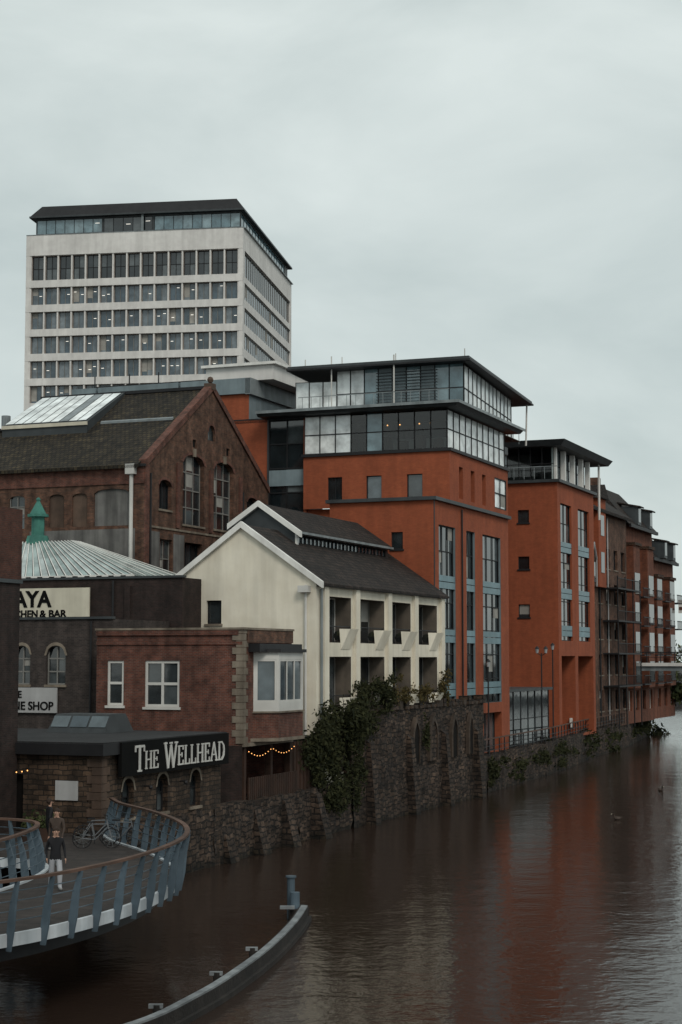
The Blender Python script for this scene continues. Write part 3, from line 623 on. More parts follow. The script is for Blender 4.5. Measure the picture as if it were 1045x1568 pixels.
Wb.fbox('dark_metal',F,-.1,20.9,12.83,12.98,.05,.3)
Wb.tube('grey_metal',(r0+.12,f0+.45,3),(r0+.12,f0+.45,12.7),.08); Wb.tube('frame_white',(r0-.55,f0-.12,4),(r0-.55,f0-.12,12.9),.07)
Wb.box('frame_white',r0-.9,r0-.3,f0-.4,f0-.02,12.5,12.85)
body(Wb,'white_render',r1,r0,f0,f1,2.3,EV-.2,roof=None)
Wb.poly('white_render',[(r0,f1,EV-.2),(r1,f1,EV-.2),(rp,f1,PK)])
m0,m1=-41.4,-37.8; mp=-40.0; g0,g1=86.8,101.5
Wb.poly('slate_panel',[(m0,g0,14),(m1,g0,14),(m1,g0,16.1),(mp,g0,17.7),(m0,g0,16.7)])
Fm=Wb.facade((m1,g0),(m1,g1),14.2,16.1,'slate_panel',[op(.4,14.3,14.75,15.95,D=.1,nx=24,gl='office_glass',fr='frame_dark',fw=.09,bl=0)])
Wb.slab('roof_tile',[(m1+.35,g0,16.0),(m1+.35,g1+.3,16.0),(mp,g1+.3,17.75),(mp,g0,17.75)],.12)
Wb.slab('roof_tile',[(mp,g0,17.75),(mp,g1+.3,17.75),(m0-.4,g1+.3,16.6),(m0-.4,g0,16.6)],.12)
for s0,s1 in (((m1+.4,16.0),(mp,17.8)),((m0-.5,16.55),(mp,17.8))):
    Wb.hexa('white_paint',[(s0[0],g0-.25,s0[1]-.25),(s1[0],g0-.25,s1[1]-.25),(s1[0],g0,s1[1]-.25),(s0[0],g0,s0[1]-.25),(s0[0],g0-.25,s0[1]+.08),(s1[0],g0-.25,s1[1]+.08),(s1[0],g0,s1[1]+.08),(s0[0],g0,s0[1]+.08)])
Wb.fbox('grey_metal',Fm,0,g1-g0,15.95,16.08,.02,.4); Wb.fbox('white_paint',Fm,-.05,.2,14.5,16,.0,.1)
Wb.poly('slate_panel',[(m1,g1,14),(m0,g1,14),(m0,g1,16.6),(mp,g1,17.6),(m1,g1,16)])
Wb.done()

# ------------------------------------------------------------ red brick building with quoins and oriel
K=B('red_brick_building',(-38,75))
q0=72.4; rr=-34.2
ops=[op(.6,1.5,6.8,8.95,nx=1,nz=2,fr='frame_white',fw=.12,D=.12,sill='frame_white',bl=0),op(2.65,4.5,6.75,8.95,nx=2,nz=2,fr='frame_white',fw=.13,D=.12,sill='frame_white',bl=0)]
F1=K.facade((-42,q0),(rr,q0),5.0,10.4,'red_brick',ops); K.facade((-42,q0),(rr,q0),2.3,5.0,'dark_brick')
F2=K.facade((rr,q0),(rr,78.1),5.1,10.4,'red_brick',[op(1.3,5.2,6.6,9.3,D=.3,nx=3,bl=0)])
K.fbox('dressed_stone',F1,-.05,7.85,10.4,10.5,-.3,.12); K.fbox('red_brick',F1,0,7.8,9.7,9.85,0,.06); K.fbox('red_brick',F1,0,7.6,10.15,10.4,0,.09)
K.fbox('dressed_stone',F2,-.1,5.75,10.4,10.5,-.3,.12); K.fbox('brown_brick',F2,.4,5.7,9.8,10.4,0,.08)
K.fbox('dark_metal',F2,.6,5.6,9.35,9.75,0,.6)
z=5.1; i=0
while z<10.3:
    w_=.5 if i%2 else .3
    K.fbox('dressed_stone',F1,7.8-w_-.02,7.8+.04,z,min(z+.3,10.38),0,.05); K.fbox('dressed_stone',F2,.0,.8-w_,z,min(z+.3,10.38),.0,.05)
    z+=.32; i+=1
oa=[(rr,73.6),(rr+1.0,74.3),(rr+1.0,77.2),(rr,77.9)]
for j in range(3):
    p,q=oa[j],oa[j+1]; FF=K.F(p,q); L=FF[3]
    K.facade(p,q,6.55,9.35,'frame_white',[op(.12,L-.12,7.0,9.0,D=.08,nx=1 if L<2 else 3,nz=1,fr='frame_white',fw=.08,bl=.2,gl='office_glass')])
    K.facade(p,q,5.3,6.55,'red_brick')
K.prism('dark_metal',[(rr,73.4),(rr+1.15,74.2),(rr+1.15,77.3),(rr,78.1)],9.35,9.5)
K.prism('dressed_stone',[(rr,73.5),(rr+1.08,74.25),(rr+1.08,77.25),(rr,78.0)],6.48,6.56); K.prism('dressed_stone',[(rr,73.3),(rr+1.05,74.2),(rr+1.05,77.3),(rr,78.2)],5.15,5.3)
K.fbox('dressed_stone',F2,0,5.7,4.95,5.12,-.2,.1)
body(K,'red_brick',-42,rr,q0,78.1,2.3,10.2)
K.box('dark_void',-38,-37.5,72.6,81,2.3,5.1); K.box('dark_void',-38,rr,72.5,78,4.9,4.95)  # shade under the floor painted as near-black back wall and ceiling
for f in (72.6,75.6,77.9): K.box('timber',rr-.3,rr,f,f+.25,2.4,5.1)
for i in range(26): K.box('timber',-34.15,-34.08,72.9+i*.22,73.06+i*.22,2.4,3.5)
for i in range(18): f=72.7+i*.31; K.ball('bulb',(-34.0,f,4.72-.25*math.sin(math.pi*((i%9)/8))),.024,6)
K.done()

# ------------------------------------------------------------ dark hall with sign, glazed roof
Q=B('dark_brick_hall',(-48,82))
Fq=Q.facade((-60,80),(-41.3,80),2.3,13.3,'dark_brick')
for a in (11.2,15.3): Q.fbox('dark_brick',Fq,a,a+.35,10,12.9,0,.12)
Q.tube('dark_metal',Q.pt(Fq,14.6,9,.1),Q.pt(Fq,14.6,13.2,.1),.06)
Q.facade((-41.3,80),(-41.3,88),2.3,13.3,'dark_brick'); body(Q,'dark_brick',-60,-41.3,80,88.3,2.3,13.2)
Q.fbox('slate_panel',Fq,0,18.8,13.3,13.42,-.25,.1)
n=26
for i in range(n):
    lx=lambda u:(-58+13.4*u); tx=lambda u:(-56+5.5*u)
    a,b_=i/n,(i+1)/n-.006
    Q.poly('roof_glass',[(lx(a),80.6,13.5),(lx(b_),80.6,13.5),(tx(b_),84,15.7),(tx(a),84,15.7)])
    Q.tube('white_paint',(lx(a),80.6,13.55),(tx(a),84,15.75),.028,4)
Q.poly('roof_glass',[(-44.6,80.6,13.5),(-44.6,88,13.5),(-50.5,85,15.7),(-50.5,84,15.7)]); Q.poly('roof_glass',[(-56,84,15.7),(-50.5,84,15.7),(-50.5,85,15.7),(-56,85,15.7)])
for i in range(6): Q.tube('white_paint',(-44.6,80.6+i*1.48,13.55),(-50.5,84+i*.2,15.75),.028,4)
Q.box('white_paint',-58,-44.5,80.4,80.6,13.35,13.55)
for i in range(18): Q.box('dark_void',-57.8+i*.74,-57.5+i*.74,80.36,80.4,13.38,13.5)
Q.done()
Cu=B('green_cupola',(-53,84.5))
cx,cy=-53,84.5
Cu.tube('copper_green',(cx,cy,15.6),(cx,cy,16.1),.75,8,.6); Cu.tube('copper_green',(cx,cy,16.1),(cx,cy,17.2),.38,8)
Cu.tube('copper_green',(cx,cy,17.2),(cx,cy,17.35),.62,8); Cu.tube('copper_green',(cx,cy,17.35),(cx,cy,18.1),.5,8,.1); Cu.ball('copper_green',(cx,cy,18.2),.14); Cu.done(('copper_green',))
Sg=B('restaurant_sign',(-49,79.9)); Fs=Sg.F((-51.6,79.9),(-46.8,79.9))
Sg.fbox('cream_sign',Fs,0,4.8,11.15,12.85,0,.1); Sg.fbox('frame_dark',Fs,-.05,4.85,11.08,11.15,0,.12)
Sg.text('letters','AYA',Fs,.1,11.86,1.2,.11,'sign_black',off=.04); Sg.text('letters_small','& BAR',Fs,1.75,11.28,.55,.11,'sign_black',off=.016,sx=1.1); Sg.text('letters_kitchen','CHEN',Fs,.15,11.28,.55,.11,'sign_black',off=.016); Sg.done()
Gb=B('grey_brick_shop',(-48,75))
ops=[op(8.3,9.25,7.75,9.7,nx=2,nz=3,arch=.45,fr='frame_grey',fw=.07,D=.2,trim='dressed_stone',sill='dressed_stone'),op(10.2,11.3,7.75,9.7,nx=2,nz=3,arch=.5,fr='frame_grey',fw=.07,D=.2,trim='dressed_stone',sill='dressed_stone')]
Fg=Gb.facade((-56,74),(-42.05,74),2.3,11,'grey_brick',ops)
Gb.facade((-42.05,74),(-42.05,80),2.3,11,'grey_brick'); body(Gb,'grey_brick',-56,-42.05,74,79.9,2.3,10.9)
Gb.fbox('slate_panel',Fg,0,14,11,11.12,-.2,.1); Gb.tube('dark_metal',Gb.pt(Fg,12.8,3,.1),Gb.pt(Fg,12.8,10.9,.1),.06)
Gb.done()
Sg=B('shop_sign',(-46,73.8)); Fs=Sg.F((-48.6,73.95),(-45.1,73.95)); Sg.fbox('pale_sign',Fs,0,3.5,6.35,7.6,0,.08)
Sg.text('letters_top','LE',Fs,1.0,7.1,.48,.09,'sign_black',off=.01); Sg.text('letters','NE SHOP',Fs,.95,6.5,.58,.09,'sign_black',off=.01); Sg.done()

# ------------------------------------------------------------ stone pub
U=B('stone_pub',(-36,63))
ops=[op(c-.5,c+.5,2.75,4.3,D=.3,nx=2,nz=2,arch=.5,trim='dressed_stone',fr='frame_dark',gl='glass',sill='dressed_stone',bl=0) for c in (2.1,5.0,8.0)]
Fu=U.facade((-33.5,58.2),(-33.5,68.7),-.5,5.3,'pub_stone',ops)
Fl=U.facade((-45,58.2),(-33.5,58.2),1,5.3,'pub_stone',[op(6.6,8,2.35,4.5,D=.25,gl='dark_void',fw=0,bl=0)])
body(U,'pub_stone',-45,-33.5,58.2,68.7,1,5.3); U.poly('pub_stone',[(-33.5,68.7,0),(-38,68.7,0),(-38,68.7,5.3),(-33.5,68.7,5.3)])
U.box('dark_metal',-45.2,-33.25,57.9,69,5.3,5.75); U.box('flat_roof',-45.2,-33.3,58,68.9,5.75,5.8)
U.hexa('slate_panel',[(-40.5,65.5,5.8),(-37.5,65.5,5.8),(-37.5,68,5.8),(-40.5,68,5.8),(-40.3,66,6.6),(-37.7,66,6.6),(-37.7,67.6,6.6),(-40.3,67.6,6.6)])
for i in range(3): U.poly('office_glass',[(-40.35+.95*i,65.62,6.05),(-39.5+.95*i,65.62,6.05),(-39.5+.95*i,65.95,6.52),(-40.35+.95*i,65.95,6.52)])
z=2.3;i=0
while z<5.2:
    w_=.6 if i%2 else .38; U.fbox('boarding',Fu,0,w_,z,z+.3,0,.05); U.fbox('boarding',Fl,11.5-(.98-w_),11.55,z,z+.3,0,.05); z+=.32; i+=1
U.fbox('pale_sign',Fl,9.5,10.5,3.55,4.3,.02,.07)
for a in (3.5,6.6): U.tube('dark_metal',U.pt(Fu,a,3.9,.0),U.pt(Fu,a,3.9,.25),.03,5); U.ball('dark_metal',U.pt(Fu,a,3.85,.28),.09)
for i in range(7): U.ball('bulb',(-38+i*.25,57.7,4.7-.1*math.sin(i*.5)),.028,6)
U.done()
Sg=B('pub_sign',(-33.4,63)); Fs=Sg.F((-33.22,59.2),(-33.22,68.8)); Sg.fbox('sign_black',Fs,0,9.6,4.42,5.76,-.1,.06)
x=1.0
x+=Sg.serif('frame_white','T',Fs,x,4.55,1.05,.065)
for c in 'HE': x+=Sg.serif('frame_white',c,Fs,x,4.62,.72,.065)+.04
x+=.42
x+=Sg.serif('frame_white','W',Fs,x,4.55,1.05,.065)
for c in 'ELLHEAD': x+=Sg.serif('frame_white',c,Fs,x,4.62,.8,.065)+.04
Sg.done()
L_=B('dark_brick_corner_building',(-40,54))
L_.facade((-46,47),(-37.2,47),0,14.9,'dark_brick'); L_.facade((-37.2,47),(-37.2,58.05),0,14.9,'dark_brick')
body(L_,'dark_brick',-46,-37.2,47,58.05,0,14.9); L_.box('slate_panel',-46.1,-37.1,46.9,58.1,12,12.15); L_.box('upper_brick',-46.05,-37.15,46.95,58.08,12.15,14.95); L_.done()

# ------------------------------------------------------------ footbridge
def catm(P,n=8):
    out=[]
    for i in range(len(P)-1):
        p0=P[max(0,i-1)];p1=P[i];p2=P[i+1];p3=P[min(len(P)-1,i+2)]
        for k in range(n):
            t=k/n; out.append(tuple(.5*((2*p1[c])+(-p0[c]+p2[c])*t+(2*p0[c]-5*p1[c]+4*p2[c]-p3[c])*t*t+(-p0[c]+3*p1[c]-3*p2[c]+p3[c])*t**3) for c in (0,1)))
    out.append(P[-1]); return out
outer=catm([(-17,34.4),(-12.5,38),(-8.4,41.9),(-6.6,45.1),(-5.55,48.5),(-5.1,52),(-5.35,55.2),(-6.1,58.1),(-7.2,61),(-8.5,63.8),(-9.2,66.2)])
inner=catm([(-20,39),(-13.5,42.5),(-11,46.2),(-9.9,50),(-9.4,53),(-9.4,55.7),(-10.1,57.4),(-11.8,58.4),(-15,59)])
FBz=B('curved_footbridge',rot=0,world=(-8,50)); FBz.o=Vector((-8,50,0))
FBz.poly('deck_boards',[(x,y,2.3) for x,y in outer]+[(-22,72,2.3),(-22,59.5,2.3)]+[(x,y,2.3) for x,y in reversed(inner)])
def strip(b,k,line,z0,z1,o0,o1):
    n=len(line)
    for i in range(n-1):
        p,q=Vector((*line[i],0)),Vector((*line[i+1],0)); 
        def nn(j):
            a=Vector((*line[max(0,j-1)],0)); c=Vector((*line[min(n-1,j+1)],0)); d=(c-a).normalized(); return Vector((d.y,-d.x,0))
        n0,n1=nn(i),nn(i+1); Z=Vector((0,0,1))
        b.hexa(k,[p+n0*o1+Z*z0,q+n1*o1+Z*z0,q+n1*o0+Z*z0,p+n0*o0+Z*z0,p+n0*o1+Z*z1,q+n1*o1+Z*z1,q+n1*o0+Z*z1,p+n0*o0+Z*z1])
strip(FBz,'edge_steel',outer,2.05,2.36,0,.12); strip(FBz,'dark_metal',outer,1.6,2.05,-.9,-.5)
strip(FBz,'edge_steel',inner,2.05,2.36,-.12,0)
def rail(b,line,side,sp=1.15,h=1.35,fin=.24):
    acc=0; n=len(line); nxt=.3
    strip(b,'rail_timber',line,2.3+h,2.3+h+.07,side*.38-.08,side*.38+.08)
    for z,o in ((.35,.1),(.6,.17),(.85,.24),(1.1,.31)): 
        strip(b,'blue_steel',line,2.3+z,2.3+z+.022,side*o-.011,side*o+.011)
    for i in range(n-1):
        p,q=Vector((*line[i],0)),Vector((*line[i+1],0)); L=(q-p).length; d=(q-p).normalized(); nr=Vector((d.y,-d.x,0))*side
        while acc+L>nxt:
            c=p+d*(nxt-acc); Z=Vector((0,0,1)); w_=fin/2
            for (za,oa,wa),(zb,ob_,wb) in zip([(1.95,.08,.6),(2.5,.1,1),(3.1,.2,.8)],[(2.5,.1,1),(3.1,.2,.8),(2.3+h,.38,.45)]):
                lo=[c+nr*oa-d*.03+Z*za,c+nr*oa+d*.03+Z*za,c+nr*(oa+fin*wa)+d*.03+Z*za,c+nr*(oa+fin*wa)-d*.03+Z*za]
                hi=[c+nr*ob_-d*.03+Z*zb,c+nr*ob_+d*.03+Z*zb,c+nr*(ob_+fin*wb)+d*.03+Z*zb,c+nr*(ob_+fin*wb)-d*.03+Z*zb]
                b.hexa('blue_steel',lo+hi)
            nxt+=sp
        acc+=L
rail(FBz,outer,1); rail(FBz,inner,-1)
for x,y in ((-16,42),(-13,62)): FBz.tube('dark_metal',(x,y,-1),(x,y,2.2),.4,12)
FBz.done()

fl=catm([(-14,33),(-8,37.5),(-5.07,40.8),(-3.7,44.6),(-2.8,48.5),(-2.1,52.5),(-1.55,57),(-1.3,60.3)])
J=B('timber_river_fender',rot=0,world=(-3,48)); J.o=Vector((-3,48,0))
strip(J,'old_timber',fl,-.5,.44,-.16,.16); strip(J,'worn_steel',fl,.44,.49,-.08,.14); strip(J,'old_timber',fl,.0,.14,.16,.28)
for i in (12,20,29,37):
    x,y=fl[i]; J.tube('old_timber',(x-.25,y,-.5),(x-.25,y,.58),.1,8); J.box('worn_steel',x-.45,x-.1,y-.06,y+.06,.5,.6)
J.hexa('old_timber',[(-1.75,59.8,-.5),(-1.1,60.2,-.5),(-1.3,61.2,-.5),(-1.9,61,-.5),(-1.75,59.8,.4),(-1.1,60.2,.4),(-1.3,61.2,.4),(-1.9,61,.4)])
J.tube('blue_steel',(-1.75,60.6,-.5),(-1.75,60.6,1.4),.14,12); J.tube('blue_steel',(-1.75,60.6,1.4),(-1.75,60.6,1.46),.19,12); J.tube('blue_steel',(-1.6,60.2,0),(-1.6,60.2,.95),.17,12); J.box('worn_steel',-2.1,-1.6,59.6,59.8,.45,.55)
J.done()

# ------------------------------------------------------------ quay railings, lamps, pavilion
Rl=B('quay_railing',(-35,130))
def fence(b,p0,p1,z,h=1.1,sp=1.5):
    F=b.F(p0,p1); L=F[3]; n=int(L/sp)
    for i in range(n+1): a=L*i/n; b.tube('dark_metal',b.pt(F,a,z),b.pt(F,a,z+h),.05,4)
    for q in (.3,.6,h): b.tube('rail_timber' if q==h else 'dark_metal',b.pt(F,0,z+q),b.pt(F,L,z+q),.03 if q<h else .06,4)
fence(Rl,(-34.5,111),(-35.6,132),2.5); fence(Rl,(-35.6,132),(-37.6,152),2.5); fence(Rl,(-37.6,152),(-39,174),2.5); fence(Rl,(-39,174),(-42.5,203),2.5,1.2,2)
Rl.done()
def lamp(f,r,h,heads=2):
    b=B('street_lamp',(r,f)); b.tube('dark_metal',(r,f,2.3),(r,f,3.2),.13,8,.09); b.tube('dark_metal',(r,f,3.2),(r,f,2.3+h),.06,8,.05)
    for i in range(heads):
        o=(i-.5)*.7 if heads==2 else 0
        b.tube('dark_metal',(r,f,2.3+h-.2),(r+o,f,2.3+h),.03,5); b.tube('lamp_glass',(r+o,f,2.3+h),(r+o,f,2.3+h+.35),.1,8,.15)
        b.tube('dark_metal',(r+o,f,2.3+h+.35),(r+o,f,2.3+h+.55),.2,8,.03)
    b.done()
lamp(131,-35.9,7.2); lamp(113.5,-34.9,6.2,1); lamp(135.5,-36.2,7.5,1); lamp(152,-38.3,7,1)
Pv=B('glass_pavilion',(-37.5,126))
curtain(Pv,(-39.5,122),(-36.2,122),2.4,6.6,4,2,gk='teal_glass'); curtain(Pv,(-36.2,122),(-36.2,134),2.4,6.6,6,2,gk='glass'); Pv.box('slate_panel',-39.8,-35.9,121.7,134.3,6.6,6.8); Pv.box('room',-39.6,-39.4,122,134,2.4,6.6); Pv.done()
ly=B('life_ring_stand',(-38.2,148)); ly.box('white_paint',-37.7,-37.5,146.6,147.5,3.1,3.9); ly.box('red_brick',-37.49,-37.45,146.8,147.3,3.2,3.7); ly.tube('dark_metal',(-37.6,147.1,2.3),(-37.6,147.1,3.1),.06); ly.done()

# ------------------------------------------------------------ foliage
def foliage(name,cl,n,size,mk,stem=True,org=None):
    b=B(name,(cl[0][0],cl[0][1]))
    vol=[c[3]*c[4]*c[5] for c in cl]; tv=sum(vol)
    for c,v in zip(cl,vol):
        if stem:
            for _ in range(4): b.tube('bark',(c[0],c[1],c[2]-c[5]*1.1),(c[0]+random.uniform(-.8,.8)*c[3],c[1]+random.uniform(-.8,.8)*c[4],c[2]+random.uniform(0,1.1)*c[5]),.04,4,.01)
        sub=[(random.gauss(0,.45),random.gauss(0,.45),random.gauss(0,.45)) for _ in range(14)]
        for _ in range(int(n*v/tv)):
            s_=random.choice(sub); d=[s_[i]+random.gauss(0,.2) for i in range(3)]
            p=Vector((c[0]+d[0]*c[3],c[1]+d[1]*c[4],c[2]+d[2]*c[5]))
            u=Vector((random.gauss(0,1),random.gauss(0,1),random.gauss(0,1))).normalized(); v_=u.orthogonal().normalized()
            z_=size*random.uniform(.6,1.4)
            b.poly(mk,[p-u*z_,p+v_*z_*.45,p+u*z_,p-v_*z_*.45])
    b.done(); return b
foliage('riverside_bush',[(-34.2,81.6,4.6,.8,1.9,1.9),(-34.1,84.3,5.0,.8,1.8,2.0),(-34.2,86.8,5.6,.8,1.8,1.6),(-34.1,88.5,7.1,.6,1.6,.9),(-34,91.0,7.0,.5,1.3,.9)],13500,.12,'dark_leaves')
foliage('ivy',[(-34.0,86.3,3.6,.3,1.2,2.0),(-33.9,83.0,2.2,.4,2.2,1.2),(-33.85,97.6,4.4,.2,.5,1.2)],3600,.11,'dark_leaves',False)
foliage('wall_top_shrub',[(-34.2,94.5,6.9,.35,1.2,.8),(-34.2,98,7.0,.35,1.4,.7),(-34.2,102,7.1,.35,1.2,.9)],1700,.10,'autumn_leaves')
foliage('quay_shrub',[(-34.6,113,1.5,.5,2,1.0),(-35,120,1.3,.4,3,.8),(-35.4,128,1.4,.5,3,.9),(-36,137,1.8,.6,4,.9)],4000,.15,'dark_leaves',False)
foliage('riverbank_undergrowth',[(-37.5,150,1.5,.7,5,1.0),(-38.8,164,1.4,.8,7,1.0),(-40.5,185,1.8,1.0,10,1.4),(-44,205,2.4,2,10,2.2)],6000,.24,'dark_leaves',False)
def tree(name,r,f,h,w_,n=2600):
    cl=[(r+random.uniform(-.5,.5)*w_,f+random.uniform(-.5,.5)*w_,2.3+h*random.uniform(.45,.85),w_*.45,w_*.45,h*.22) for _ in range(7)]
    b=B(name,(r,f)); b.tube('bark',(r,f,2.3),(r+.3,f,2.3+h*.6),.35,8,.15)
    for c in cl: b.tube('bark',(r,f,2.3+h*.3),(c[0],c[1],c[2]),.16,5,.04)
    for c in cl:
        for _ in range(n//7):
            p=Vector((c[0]+random.gauss(0,.5)*c[3],c[1]+random.gauss(0,.5)*c[4],c[2]+random.gauss(0,.5)*c[5]))
            u=Vector((random.gauss(0,1),random.gauss(0,1),random.gauss(0,1))).normalized(); v_=u.orthogonal().normalized(); z_=.35*random.uniform(.6,1.4)
            b.poly('leaves',[p-u*z_,p+v_*z_*.5,p+u*z_,p-v_*z_*.5])
    b.done()
tree('riverside_tree',-45,214,7.5,6); tree('riverside_tree',-49,226,8,7); tree('riverside_tree',-40.8,205,4,4,1500); tree('riverside_tree',-56,262,9,9)
tree('riverside_tree',-64,285,10,11)

# ------------------------------------------------------------ bicycles
mat('bike_paint',(.16,.17,.18),(.12,.13,.14),rough=.4,streak=0,bump=0)
def bicycle(x,y,ang):
    b=B('bicycle',rot=ang,world=(x,y)); z0=2.3
    def wheel(cx):
        n=18
        for i in range(n):
            a,c=2*math.pi*i/n,2*math.pi*(i+1)/n
            b.tube('frame_dark',(cx+.34*math.cos(a),0,z0+.35+.34*math.sin(a)),(cx+.34*math.cos(c),0,z0+.35+.34*math.sin(c)),.022,5)
            if i%2==0: b.tube('grey_metal',(cx,0,z0+.35),(cx+.33*math.cos(a),0,z0+.35+.33*math.sin(a)),.004,3)
    wheel(-.52); wheel(.52)
    bb=(-.08,0,z0+.3); st=(-.2,0,z0+.85); hd=(.36,0,z0+.85); fk=(.52,0,z0+.35); rw_=(-.52,0,z0+.35)
    for p,q in ((bb,st),(st,hd),(bb,(.38,0,z0+.75)),(bb,rw_),(rw_,st),(hd,fk),(hd,(.33,0,z0+1.0))): b.tube('bike_paint',p,q,.02,6)
    b.tube('frame_dark',(.33,-.28,z0+1.02),(.33,.28,z0+1.02),.018,6); b.hexa('frame_dark',[(-.35,-.07,z0+.9),(-.08,-.03,z0+.9),(-.08,.03,z0+.9),(-.35,.07,z0+.9),(-.35,-.07,z0+.95),(-.08,-.03,z0+.95),(-.08,.03,z0+.95),(-.35,.07,z0+.95)])
    b.tube('frame_dark',(-.08,-.12,z0+.18),(-.08,.12,z0+.42),.02,5); b.done()
bicycle(-8.9,63,20); bicycle(-7.9,62.3,-15); bicycle(-8.7,61.6,5)
pb=B('planter_box',rot=0,world=(-11.2,64)); pb.o=Vector((-11.2,64,0)); pb.box('timber',-11.8,-10.6,63.7,64.3,2.3,2.8); 
for i in range(300):
    p=Vector((random.uniform(-11.8,-10.6),random.uniform(63.7,64.3),2.8+abs(random.gauss(0,.2)))); u=Vector((random.gauss(0,1),random.gauss(0,1),random.gauss(0,1))).normalized()*.09; v_=u.orthogonal()*.5; pb.poly('leaves',[p-u,p+v_,p+u,p-v_])
pb.done()

# ------------------------------------------------------------ people
mat('coat_black',(.014,.014,.017),streak=0,bump=0); mat('coat_tan',(.07,.05,.04),streak=0,bump=0); mat('jeans_pale',(.42,.43,.46),streak=0,bump=0); mat('trousers_dark',(.02,.022,.028),streak=0,bump=0)
mat('skin',(.42,.25,.18),(.38,.22,.16),streak=0,bump=0,rough=.6); mat('hair',(.04,.025,.018),streak=0,bump=0); mat('shoe',(.3,.3,.3),streak=0,bump=0)
def person(name,x,y,z,ang,coat,trou,sc=1.0,stride=.22):
    V=[];E_=[];Rd=[]
    def v(p,r,par=None):
        V.append(p);Rd.append(r)
        if par is not None:E_.append((par,len(V)-1))
        return len(V)-1
    pel=v((0,0,.95),.145); sp=v((0,.0,1.15),.13,pel); ch=v((0,-.01,1.36),.15,sp); nk=v((0,-.01,1.5),.06,ch); hb=v((0,-.03,1.6),.085,nk); ht=v((0,-.02,1.70),.08,hb)
    for s_ in (-1,1):
        sh=v((s_*.19,0,1.42),.07,ch); el=v((s_*.25,.04-s_*.05,1.15),.05,sh); wr=v((s_*.25,-.08-s_*.1,.93),.032,el); pm=v((s_*.25,-.11-s_*.1,.86),.03,wr)
        for i,l in enumerate((.065,.08,.085,.08,.06)):
            a=v((s_*.25+(i-2)*.003,-.14-s_*.1+(i-2)*.018,.84),.009,pm); v((s_*.245,-.15-s_*.1+(i-2)*.018,.84-l),.008,a)
        hp=v((s_*.10,0,.88),.11,pel); kn=v((s_*.1,-.06-s_*stride*.5,.5),.085,hp); an=v((s_*.1,.05-s_*stride,.1),.06,kn); v((s_*.11,-.14-s_*stride,.045),.045,an)
    me=bpy.data.meshes.new(name); me.from_pydata(V,E_,[]); ob=bpy.data.objects.new(name,me); COL.objects.link(ob)
    sk=ob.modifiers.new('skin','SKIN'); ob.modifiers.new('sub','SUBSURF').levels=2
    for i,r in enumerate(Rd): me.skin_vertices[0].data[i].radius=(r,r*.85 if V[i][2]>.85 else r)
    me.skin_vertices[0].data[0].use_root=True
    dg=bpy.context.evaluated_depsgraph_get(); dg.update(); nm=bpy.data.meshes.new_from_object(ob.evaluated_get(dg)); ob.modifiers.clear(); ob.data=nm
    nm.materials.clear()
    for k in ('skin','hair',coat,trou,'shoe'): nm.materials.append(M[k])
    for p in nm.polygons:
        c=p.center; p.use_smooth=True
        if c.z>1.55: p.material_index=1 if (c.z>1.72 or c.y>.0) else 0
        elif c.z>1.5: p.material_index=0
        elif abs(c.x)>.19 and c.z<.9: p.material_index=0
        elif c.z>.86 : p.material_index=2
        elif c.z>.1: p.material_index=3
        else: p.material_index=4
    ob.location=(x,y,z); ob.rotation_euler=(0,0,R(ang)); ob.scale=(sc,)*3
    f=B(name+'_face',rot=0,world=(0,0)); f.root.parent=ob
    f.tube('skin',(0,-.10,1.645),(0,-.135,1.62),.018,6,.012); 
    for s_ in (-1,1): f.ball('hair',(s_*.03,-.105,1.66),.011,6); f.ball('skin',(s_*.085,-.02,1.64),.022,6)
    f.box('hair',-.022,.022,-.118,-.108,1.583,1.59); f.ball('hair',(0,.02,1.68),.10,10,1.05); f.done()
person('walking_woman',-8.35,50.6,2.3,20,'coat_black','jeans_pale',1.02)
person('walking_man',-9.3,56.5,2.3,-10,'coat_tan','trousers_dark',1.04,.15)
person('standing_man',-10.3,61,2.3,120,'coat_black','trousers_dark',1.02,.05)

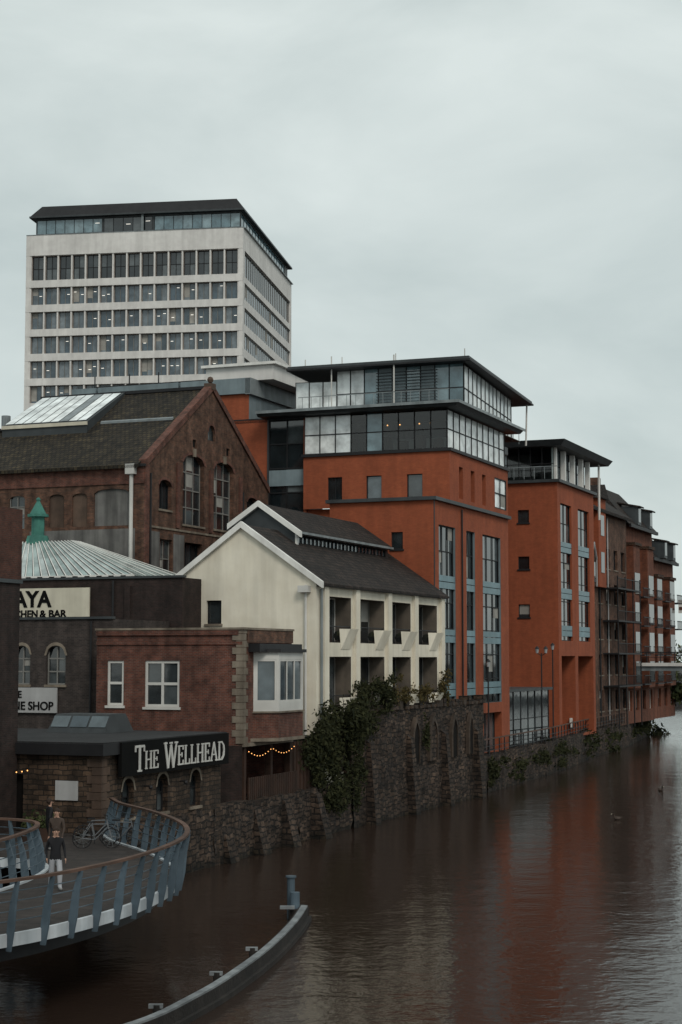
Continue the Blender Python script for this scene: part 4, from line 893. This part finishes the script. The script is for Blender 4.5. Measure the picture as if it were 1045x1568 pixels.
for r,f in ((-24,118),(-22,96),(-10,120)):
    p=S(r,f); b=B('duck',rot=random.uniform(0,360),world=(p.x,p.y)); b.ball('coat_tan',(0,0,.08),.2,8,.6); b.tube('coat_tan',(.15,0,.12),(.2,0,.3),.05,6); b.ball('hair',(.22,0,.33),.07); b.tube('cream_sign',(.27,0,.33),(.36,0,.31),.025,5,.01); b.tube('coat_tan',(-.15,0,.12),(-.3,0,.18),.06,5,.01); b.done()

# ------------------------------------------------------------ world
wd=bpy.data.worlds.new('World'); scene.world=wd; wd.use_nodes=True; nt=wd.node_tree
bg=nt.nodes['Background']; bg.inputs['Strength'].default_value=.1
sky=N(nt,'ShaderNodeTexSky',sky_type='NISHITA'); sky.sun_disc=False; sky.sun_elevation=R(42); sky.sun_rotation=R(200)
tc=N(nt,'ShaderNodeTexCoord'); mp=N(nt,'ShaderNodeMapping'); mp.inputs['Scale'].default_value=(1,1,2.4); mp.inputs['Location'].default_value=(.3,.1,.4)
nt.links.new(tc.outputs['Generated'],mp.inputs[0])
n1=N(nt,'ShaderNodeTexNoise'); n1.inputs['Scale'].default_value=3.6; n1.inputs['Detail'].default_value=6; n1.inputs['Roughness'].default_value=.52; n1.inputs['Distortion'].default_value=.3; nt.links.new(mp.outputs[0],n1.inputs['Vector'])
cl=ramp(nt,n1.outputs['Fac'],.34,.66,(.46,.525,.515),(.64,.70,.68))
sc=N(nt,'ShaderNodeVectorMath',operation='SCALE'); sc.inputs[3].default_value=11.6; nt.links.new(cl,sc.inputs[0])
nt.links.new(mixc(nt,.93,sky.outputs[0],sc.outputs[0]),bg.inputs['Color'])
sl=bpy.data.lights.new('sun','SUN'); sl.energy=1.3; sl.angle=R(20); sl.color=(1,.93,.84); so=bpy.data.objects.new('sun',sl); COL.objects.link(so)
so.rotation_euler=(R(48),0,R(20))
cam=bpy.data.cameras.new('camera'); co=bpy.data.objects.new('camera',cam); COL.objects.link(co)
cam.sensor_fit='VERTICAL'; cam.sensor_height=36; cam.lens=60; cam.clip_end=5000; cam.clip_start=.5
co.location=(0,0,9); co.rotation_euler=(R(90+4.94),0,0)
scene.camera=co
